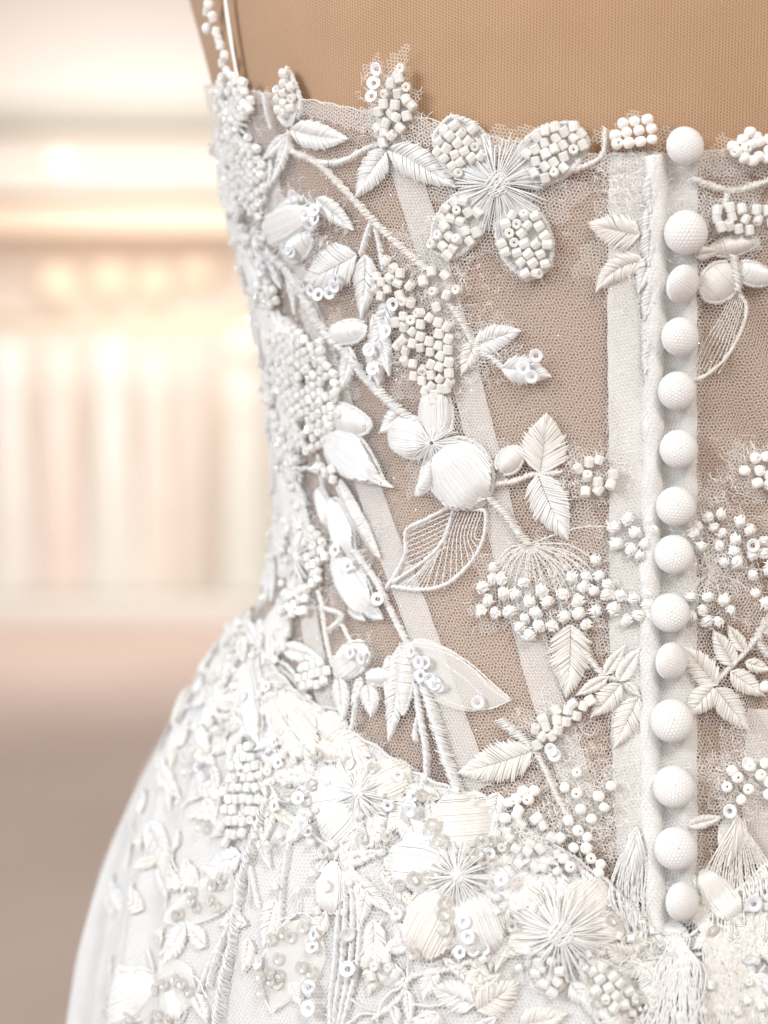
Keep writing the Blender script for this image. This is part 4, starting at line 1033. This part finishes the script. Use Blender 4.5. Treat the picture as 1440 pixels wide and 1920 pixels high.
# embroidery running on round the side of the torso
zt0, zt1 = 1.08, 1.275
ex = np.array([ch([x, y]) for x, y in ((452, 180), (478, 300), (505, 420), (540, 560), (560, 700), (570, 850), (575, 1000), (560, 1130))])
side = part('side_embroidery', dress)
k = 0
while k < 130:
    z = random.uniform(zt0, zt1); u1 = float(np.interp(z, ex[::-1, 1], ex[::-1, 0])); u = u1 - abs(random.gauss(0, .026))
    if u < U_L + .005: continue
    k += 1
    a_ = math.radians(random.gauss(-85, 40)); L = random.uniform(.010, .020); w = random.uniform(36, 72)
    b = Cc((u, z)); t = Cc((u + L * math.cos(a_), z + L * math.sin(a_)))
    if t[1] < z_seam(t[0]): continue
    rr = random.random()
    if rr < .5: leaf(b, t, w, side, name='leaf', pitch=.00045, r=.00024)
    elif rr < .8: petal(b, t, w * 1.1, side, along=True, pitch=.00045, r=.00025, edge=False)
    else:
        cc = np.array(b) + rng.normal(0, .003, (14, 2)); put_beads(cc, side, kindm=BC, solo=False, jang=1, scale=.9)
P0 = np.stack([np.interp(zz := rng.uniform(zt0, zt1, 700), ex[::-1, 1], ex[::-1, 0]) - np.abs(rng.normal(0, .03, 700)), zz], -1)
put_beads(P0[:110], side, kindm=BC, solo=False, jang=1.5, scale=.8, name='bead')

# ------------------------------------------------------------------ appliques of the skirt
k3 = lambda pts: Z(560, 1400, 2.667, pts)
k1 = lambda pts: Z(160, 1500, 2.88, pts)
k2 = lambda pts: Z(1040, 1500, 3.6, pts)
def kl(f, b, t, w, fn=leaf, **kw): (p, q_) = f([b, t]); return fn(p, q_, w, **kw)
# gathered waist edge: rolled hem of the skirt net along the seam
a = Acc(); uu = np.linspace(-.2, U_R, 600); tubes(a, np.stack([uu, z_seam(uu) - .0004 + .0003 * np.sin(uu * 800), np.full(600, .0004) + .0003 * np.sin(uu * 500)], -1)[None], .0006, 6); a.build('waist_seam', 'net', skirt)
# side front: drapes and beads
op = part('openwork_petal', dress)
stem([(505, 1238), (540, 1248), (562, 1275), (568, 1295), (586, 1310)], 9, op, name='rim')
fine_threads([[(503 + i * 3, 1240 + i), (520 + i * 5, 1262 + 2 * i), (545 + i * 4.5, 1300 + 2 * i)] for i in range(9)], .0002, op, 'thread_warm_light', 'thread')
petal((478, 1228), (492, 1400), 58, along=True, ht=.0022, kind='blade'); petal((520, 1300), (600, 1420), 100, along=True, tone='thread_warm_light', ht=.0024); petal((605, 1340), (645, 1395), 52, tone='thread_warm_light'); petal((590, 1400), (650, 1415), 40, tone='thread_warm_light')
leaf((560, 1395), (590, 1480), 54); leaf((640, 1380), (700, 1420), 44, tone='thread_warm_light'); petal((440, 1210), (400, 1290), 60, along=True, tone='thread_warm_light')
bs = part('bead_spray', dress)
bead_fill([(452, 1388), (488, 1400), (502, 1470), (492, 1545), (445, 1582), (428, 1525), (438, 1450)], bs, pitch=21, kindm=BC, ang=.2, jitter=.12, keep=.9)
bead_list(Z(160, 1200, 2.88, [(790, 1095), (810, 1050), (770, 1010), (845, 480), (750, 500), (705, 455), (770, 430), (855, 555), (820, 600), (1015, 720), (1020, 690), (1190, 620), (1160, 630), (1200, 580), (1100, 620), (810, 680)]), bs, kindm=BC)
leaf((408, 1438), (414, 1500), 22); leaf((392, 1500), (414, 1552), 34); leaf((420, 1500), (396, 1478), 20); petal((385, 1370), (392, 1408), 34)
leaf((395, 1290), (420, 1350), 30); leaf((425, 1260), (410, 1340), 28); leaf((330, 1430), (345, 1500), 40); leaf((290, 1540), (320, 1640), 60); petal((370, 1290), (350, 1370), 50, along=True, tone='thread_warm_light'); petal((300, 1600), (345, 1660), 60, along=True, tone='thread_warm_light'); leaf((240, 1640), (230, 1740), 50); leaf((350, 1560), (335, 1600), 36)
fuzz((480, 1300), 70, 90, 200); fuzz((560, 1420), 80, 70, 200)
# long stems over the folds
stem([(508, 1498), (478, 1590), (455, 1680), (442, 1770), (425, 1850), (412, 1935)], 20, ht=.0024); stem([(548, 1568), (536, 1640), (528, 1730)], 11); stem([(440, 1720), (415, 1780), (395, 1850)], 13); stem([(470, 1600), (480, 1660), (488, 1700)], 10); stem([(452, 1640), (440, 1720), (400, 1800), (372, 1870)], 10)
# sheer leaves with clear sequins
for pts, w, rim, cl, wh in [
    ([(448, 1648), (400, 1680), (355, 1708), (322, 1726)], 64, [[(450, 1622), (400, 1650), (360, 1690), (316, 1728)], [(316, 1728), (370, 1730), (420, 1712), (448, 1680)]], [(610, 497), (605, 548), (632, 580), (515, 622), (540, 613), (705, 540), (735, 575), (755, 455), (770, 420), (720, 460)], []),
    ([(590, 1740), (560, 1790), (535, 1840), (517, 1892)], 96, [[(530, 1725), (500, 1790), (490, 1840), (515, 1897)], [(612, 1745), (600, 1800), (560, 1850), (517, 1897)], [(530, 1725), (575, 1712), (612, 1745)]], [(1028, 748), (1098, 715), (1135, 735), (1205, 680), (1070, 852), (1020, 930), (975, 958), (1025, 970), (1065, 982), (978, 1035), (1075, 945), (1195, 895), (1240, 920)], [(1260, 720), (1255, 790), (1235, 1005), (1240, 1112)]),
    ([(372, 1838), (330, 1850), (290, 1880), (270, 1930)], 90, [[(300, 1850), (330, 1822), (372, 1830), (395, 1870)], [(300, 1850), (310, 1890), (330, 1930)]], [(440, 1018), (515, 968), (555, 988), (588, 1025), (470, 990), (475, 1180), (445, 1150), (500, 1150)], [])]:
    sl = part('sequin_leaf', dress)
    strip('sheer_blade', pts, w * 1.15, 'petal_sheer', .0016, sl, False, taper=True); fine_threads(rim, .00026, sl, name='rim', lift=.0018)
    sequins(k1(cl), sl, True, h=.0024, tl=.12, scale=.95); sequins(k1(wh), sl, h=.003)
kl(k1, (400, 980), (190, 1130), 90, petal, along=True, ht=.002); kl(k1, (480, 1010), (520, 1200), 60, petal, along=True); sequins(k1([(250, 1172), (200, 1080), (190, 1150)]), None, True)
kl(k1, (230, 900), (330, 1000), 30); kl(k1, (600, 1040), (680, 1200), 34)
# flowers massed at the centre of the waist
f1 = part('satin_flower', dress)
for b, t, w, kw in [((330, 230), (90, 150), 62, {}), ((330, 220), (240, 30), 66, {'tone': 'thread_warm_light'}), ((345, 220), (560, 120), 78, {'tone': 'thread_warm_light'}), ((320, 240), (130, 440), 84, {}), ((330, 240), (60, 280), 50, {})]:
    kl(k3, b, t, w, petal, parent=f1, along=True, ht=.0018, **kw)
kl(k3, (345, 240), (430, 440), 56, leaf, parent=f1, name='petal'); kl(k3, (330, 240), (290, 420), 40, leaf, parent=f1, name='petal'); (c_,) = k3([(330, 235)]); burst(c_, 12, 50, 50, f1, lift=.003)
sequins(k3([(45, 260), (75, 400)]), f1, h=.005); sequins(k3([(150, 525)]), f1, True)
f2 = part('satin_flower', dress)
kl(k3, (830, 220), (850, 540), 118, petal, parent=f2, tone='thread_warm_light', ht=.0034); kl(k3, (800, 600), (450, 570), 96, petal, parent=f2, along=True, ht=.003)
kl(k3, (770, 690), (590, 1050), 104, petal, parent=f2, along=True, tone='thread_warm_light', ht=.003); kl(k3, (840, 700), (960, 1040), 98, petal, parent=f2, along=True, ht=.0034)
kl(k3, (700, 520), (560, 430), 50, leaf, parent=f2, name='petal'); kl(k3, (660, 260), (690, 460), 30, leaf, parent=f2, name='petal'); kl(k3, (1000, 230), (960, 420), 44, leaf, parent=f2, name='petal'); kl(k3, (960, 470), (900, 600), 44, leaf, parent=f2, name='petal', tone='thread_warm_light'); kl(k3, (520, 640), (720, 690), 40, leaf, parent=f2, name='petal'); kl(k3, (500, 880), (560, 1040), 36, leaf, parent=f2, name='petal'); kl(k3, (980, 860), (1010, 1010), 40, leaf, parent=f2, name='petal', tone='thread_warm_light')
(c_,) = k3([(815, 640)]); burst(c_, 12, 60, 60, f2, lift=.004)
sequins(k3([(720, 460), (640, 240), (690, 385), (905, 540), (940, 560), (935, 470), (712, 612), (750, 770), (745, 825), (745, 900), (590, 1020), (660, 650), (600, 650)]), f2, True, h=.0042); sequins(k3([(843, 865), (865, 940), (1028, 657), (585, 300), (585, 320)]), f2, h=.005)
bf = part('bead_spray', dress); bead_fill(k3([(1010, 360), (1060, 330), (1230, 350), (1290, 420), (1290, 560), (1180, 640), (1060, 600), (1000, 480)]), bf, pitch=22, kindm=BC, ang=.8, jitter=.2, keep=.8, hj=.0009); kl(k3, (1000, 600), (1290, 540), 60, leaf, parent=bf, name='petal', tone='thread_warm_light'); kl(k3, (1020, 420), (960, 650), 50, leaf, parent=bf, name='petal')
bead_list(k3([(350, 1070), (400, 1090), (455, 1050), (500, 1130), (380, 1140), (470, 1095), (1150, 1010), (1120, 790), (1150, 770), (1180, 800)]), bf, kindm=BC)
fuzz(k3([(1150, 470)])[0], 90, 80, 220, .003); fuzz(k3([(700, 560)])[0], 140, 90, 300); fuzz(k3([(300, 240)])[0], 110, 80, 200); fuzz(k3([(800, 900)])[0], 120, 80, 200)
kl(k3, (225, 575), (430, 520), 30); kl(k3, (190, 570), (160, 830), 60, petal, along=True, ht=.0022); kl(k3, (250, 620), (480, 840), 36); kl(k3, (110, 620), (150, 560), 22)
b_ = part('lace_band', dress)
for i, x in enumerate((-28, -10, 10, 28)): stem(k3([(250 + x, 640), (262 + x * 1.6, 760), (258 + x * 2.0, 930), (245 + x * 2.0, 1100), (215 + x * 1.6, 1270), (200 + x, 1400)]), 11, b_, name='chain_stitch', lift=.0012)
sequins(k3([(272, 930), (272, 1105), (75, 1205), (80, 1300)]), b_, h=.0035, scale=1.15)
stem(k3([(870, 1065), (760, 1110), (640, 1130), (560, 1160), (520, 1250), (450, 1310), (380, 1360)]), 13); stem(k3([(878, 1075), (880, 1180), (888, 1290)]), 10, tone='thread_warm_light')
kl(k3, (880, 1285), (662, 1195), 58); kl(k3, (890, 1205), (1012, 1138), 28, tone='thread_warm_light'); kl(k3, (900, 1310), (1105, 1175), 66, tone='thread_warm_light', serr=.16); kl(k3, (550, 1215), (565, 1385), 24); kl(k3, (480, 1290), (500, 1400), 24); kl(k3, (1110, 1390), (1345, 1330), 50, tone='thread_warm_light'); kl(k3, (700, 1330), (640, 1400), 40)
f3 = part('beaded_flower', dress)
kl(k3, (1310, 900), (1070, 720), 84, petal, parent=f3, along=True, tone='thread_warm_light', ht=.002); (p, q_) = k3([(1300, 930), (1215, 1225)]); bead_petal(p, q_, 76, f3, start=.3, kindm=BC, tone='thread_warm_light')
(p, q_) = k2([(170, 1060), (490, 1380)]); bead_petal(p, q_, 70, f3, start=.2, kindm=BC, tone='thread_warm_light'); kl(k2, (60, 830), (480, 860), 60, petal, parent=f3, along=True, ht=.0018, tone='thread_warm_light'); kl(k2, (60, 820), (330, 560), 76, petal, parent=f3, along=True, tone='thread_warm_light'); kl(k2, (50, 780), (60, 520), 40, leaf, parent=f3, name='petal')
kl(k3, (1290, 940), (1050, 980), 60, petal, parent=f3, along=True, tone='thread_warm_light')
(c_,) = k3([(1312, 925)]); burst(c_, 22, 84, 90, f3, lift=.0032)
# threads hanging either side of the lowest buttons
t1 = part('thread_fringe', dress)
fine_threads(sum([[k2([(540 + random.gauss(0, 22), 190 + random.uniform(0, 60)), (500 + i * 12 + random.gauss(0, 8), 420), (470 + i * 15 + random.gauss(0, 10), 640), (520 + i * 9 + random.gauss(0, 22), 840 + random.gauss(0, 110))])] for i in list(range(-6, 12)) * 2], []), .00022, t1, name='thread', lift=.0022)
kl(k2, (545, 180), (515, 560), 58, leaf, parent=t1, name='petal', ht=.0020, slant=.9)
t2 = part('thread_fringe', dress)
fine_threads(sum([[k2([(1225 + random.gauss(0, 18), 110 + random.uniform(0, 60)), (1130 + i * 14, 330), (1060 + i * 26 + random.gauss(0, 8), 560), (1080 + i * 26 + random.gauss(0, 24), 800 + random.gauss(0, 110))])] for i in list(range(-3, 18)) * 2], []), .00024, t2, 'thread_warm_light', 'thread', .0022)
kl(k2, (1225, 100), (1150, 440), 60, leaf, parent=t2, name='petal', tone='thread_warm_light', ht=.002, slant=.9); kl(k2, (900, 170), (1130, 110), 26, leaf, parent=t2, name='petal', tone='thread_warm_light')
kl(k2, (980, 470), (1220, 800), 66, petal, parent=t2, along=True, tone='thread_warm_light', ht=.0024); kl(k2, (960, 640), (1010, 900), 40, leaf, parent=t2, name='petal', tone='thread_warm_light')
sequins(k2([(1312, 685)]), t2, h=.004, scale=1.2, tl=.1); fuzz(k2([(1180, 700)])[0], 80, 80, 140)
t3 = part('thread_tassel', dress)
fine_threads(sum([[k2([(800 + random.gauss(0, 40), 880 + random.uniform(0, 60)), (780 + i * 9 + random.gauss(0, 26), 1100), (730 + i * 13 + random.gauss(0, 10), 1300), (700 + i * 16 + random.gauss(0, 40), 1540)])] for i in list(range(-7, 19)) * 3], []), .00020, t3, name='thread', lift=.0032)
kl(k2, (660, 880), (900, 930), 50, petal, parent=t3, along=True)
t4 = part('thread_tassel', dress)
fine_threads(sum([[k2([(960 + random.gauss(0, 20), 700 + random.uniform(0, 80)), (1030 + i * 10 + random.gauss(0, 12), 1000), (1090 + i * 18 + random.gauss(0, 14), 1250), (1130 + i * 22 + random.gauss(0, 50), 1560)])] for i in list(range(-3, 16)) * 4], []), .00020, t4, 'thread_warm_light', 'thread', .002)
kl(k2, (1250, 1000), (1340, 1330), 30, leaf, parent=t4, name='petal', tone='thread_warm_light')
for x, y in ((660, 840), (640, 1000), (680, 700)): fuzz(k2([(x, y)])[0], 40, 50, 60)
# finer flat lace scattered over the gathered skirt, thickest along the waist
for x, y, x2, y2, w in ((480, 1150, 462, 1205, 34), (500, 1165, 488, 1225, 34), (462, 1160, 446, 1205, 30), (470, 1175, 500, 1215, 32), (450, 1180, 428, 1225, 36), (520, 1195, 505, 1250, 36), (476, 1190, 470, 1245, 38), (440, 1170, 452, 1215, 30)):
    leaf((x, y), (x2, y2), w, tone=random.choice(('thread', 'thread_warm_light')), lift=.0024)
fuzz((475, 1190), 40, 40, 120)
fl_ = part('waist_lace', dress); LC = {'thread': Acc(), 'thread_warm_light': Acc()}
def on_skirt(n, deep):
    out = []
    while len(out) < n:
        u = random.uniform(-.17 if deep < .05 else -.215, .055); d_ = abs(random.gauss(0, deep)) + .002
        out.append((u, float(z_seam(u)) - d_))
    return out
for (u, z) in on_skirt(180, .022) + on_skirt(120, .06):
    a_ = math.radians(random.gauss(-95, 55)); L = random.uniform(.007, .016); b = Cc((u, z)); t = Cc((u + L * math.cos(a_), z + L * math.sin(a_)))
    leaf(b, t, random.uniform(22, 52), bend=random.gauss(0, .15), ht=.0006, lift=.0014, pitch=.00055, r=.00025, into=LC[random.choice(('thread', 'thread', 'thread_warm_light'))])
for k_, v_ in LC.items(): v_.build('lace_leaves', k_, fl_, 'stuff')
acc = Acc()
for (u, z) in on_skirt(60, .03) + on_skirt(30, .06):
    a_ = random.gauss(-1.6, .7); p_ = [np.array((u, z))]
    for _ in range(4): a_ += random.gauss(0, .45); p_.append(p_[-1] + random.uniform(.003, .006) * np.array((math.cos(a_), math.sin(a_))))
    cord_c(acc, np.array(p_), random.uniform(3.5, 6.5) * PX, .0013, .0005, pitch=.0005)
acc.build('lace_stems', 'thread', fl_, 'stuff')
put_beads([np.array(c) + rng.normal(0, .002, 2) for c in on_skirt(120, .03)], fl_, kindm=BC, solo=False, jang=2, scale=.75)
for u, z in on_skirt(60, .03):
    o = link('sequin', SQ if random.random() < .5 else SC, None, fl_); o.matrix_basis = frame_c((u, z), .0032, 0, (random.gauss(0, .2), random.gauss(0, .2)), .9)
# doubled net left standing round the appliques where they were cut out
spots = [(735, 190, 58, 90), (930, 375, 140, 120), (1185, 268, 70, 45), (1385, 300, 75, 45), (1370, 420, 90, 60), (560, 430, 100, 80), (790, 560, 110, 120), (800, 650, 90, 110), (900, 650, 70, 60), (1115, 890, 80, 55),
         (1010, 1110, 130, 95), (1150, 1080, 110, 130), (1340, 1050, 110, 130), (1410, 880, 65, 55), (1040, 1370, 80, 70), (1080, 1510, 110, 110), (1385, 1460, 75, 90), (600, 1262, 55, 45), (670, 1270, 60, 80), (620, 690, 70, 120), (500, 330, 60, 160), (660, 1050, 70, 110), (590, 510, 80, 60), (840, 850, 100, 90), (1160, 470, 70, 90)]
sc_ = ch([(x, y) for x, y, _, _ in spots]); sr_ = np.array([(a_, b_) for _, _, a_, b_ in spots]) * PX
def near(U, z):
    m = np.zeros(U.shape, bool)
    for (cu, cz), (ru, rz) in zip(sc_, sr_):
        du, dz = (U - cu) / ru, (z - cz) / rz
        m |= du * du + dz * dz < (1 + .18 * np.sin(5 * np.arctan2(dz, du) + cu * 900) + .1 * np.sin(13 * np.arctan2(dz, du))) ** 2
    return m & (z > z_seam(U) - .002)
a = Acc(); honeycomb(.00116, U_L, U_R, .99, 1.31, near, lambda U, z: NH + .0008 + .0004 * np.sin(U * 700 + z * 500), .000062, a, .8, 2)
a.build('applique_backing', 'net', dress, 'stuff')
FZ.build('loose_fibres', 'fibre', dress, 'stuff')

# ------------------------------------------------------------------ glitter caught in the net
def flakes(name, m, n, size, zone):
    a = Acc(); U = rng.uniform(-.17, U_R, n * 3); z = rng.uniform(*zone, n * 3)
    k_ = (z < z_neck(U) - .002); U, z = U[k_][:n], z[k_][:n]
    P, N = S(np.stack([U, z, np.full(len(U), NH + .0004) + np.where(z < z_seam(U), .001, 0)], -1))
    e1 = rng.normal(0, 1, P.shape); N2 = N + rng.normal(0, .6, N.shape); N2 /= np.linalg.norm(N2, axis=1, keepdims=True)
    e1 -= N2 * (e1 * N2).sum(1, keepdims=True); e1 /= np.linalg.norm(e1, axis=1, keepdims=True); e2 = np.cross(N2, e1)
    s = size * rng.uniform(.6, 1.3, (len(U), 1)); V = np.stack([P + e1 * s, P + e2 * s, P - e1 * s, P - e2 * s, P + N2 * s * .3], 1)
    i = np.arange(len(U))[:, None] * 5
    a.add(V, None, np.concatenate([i + np.array([[0, 1, 4]]), i + np.array([[1, 2, 4]]), i + np.array([[2, 3, 4]]), i + np.array([[3, 0, 4]]), i + np.array([[0, 2, 1]]), i + np.array([[0, 3, 2]])]))
    a.build(name, m, dress, 'stuff', False)
flakes('glitter', 'glitter', 2600, .00016, (.98, 1.29)); flakes('dark_specks', 'glitter_dark', 110, .00014, (.98, 1.27))
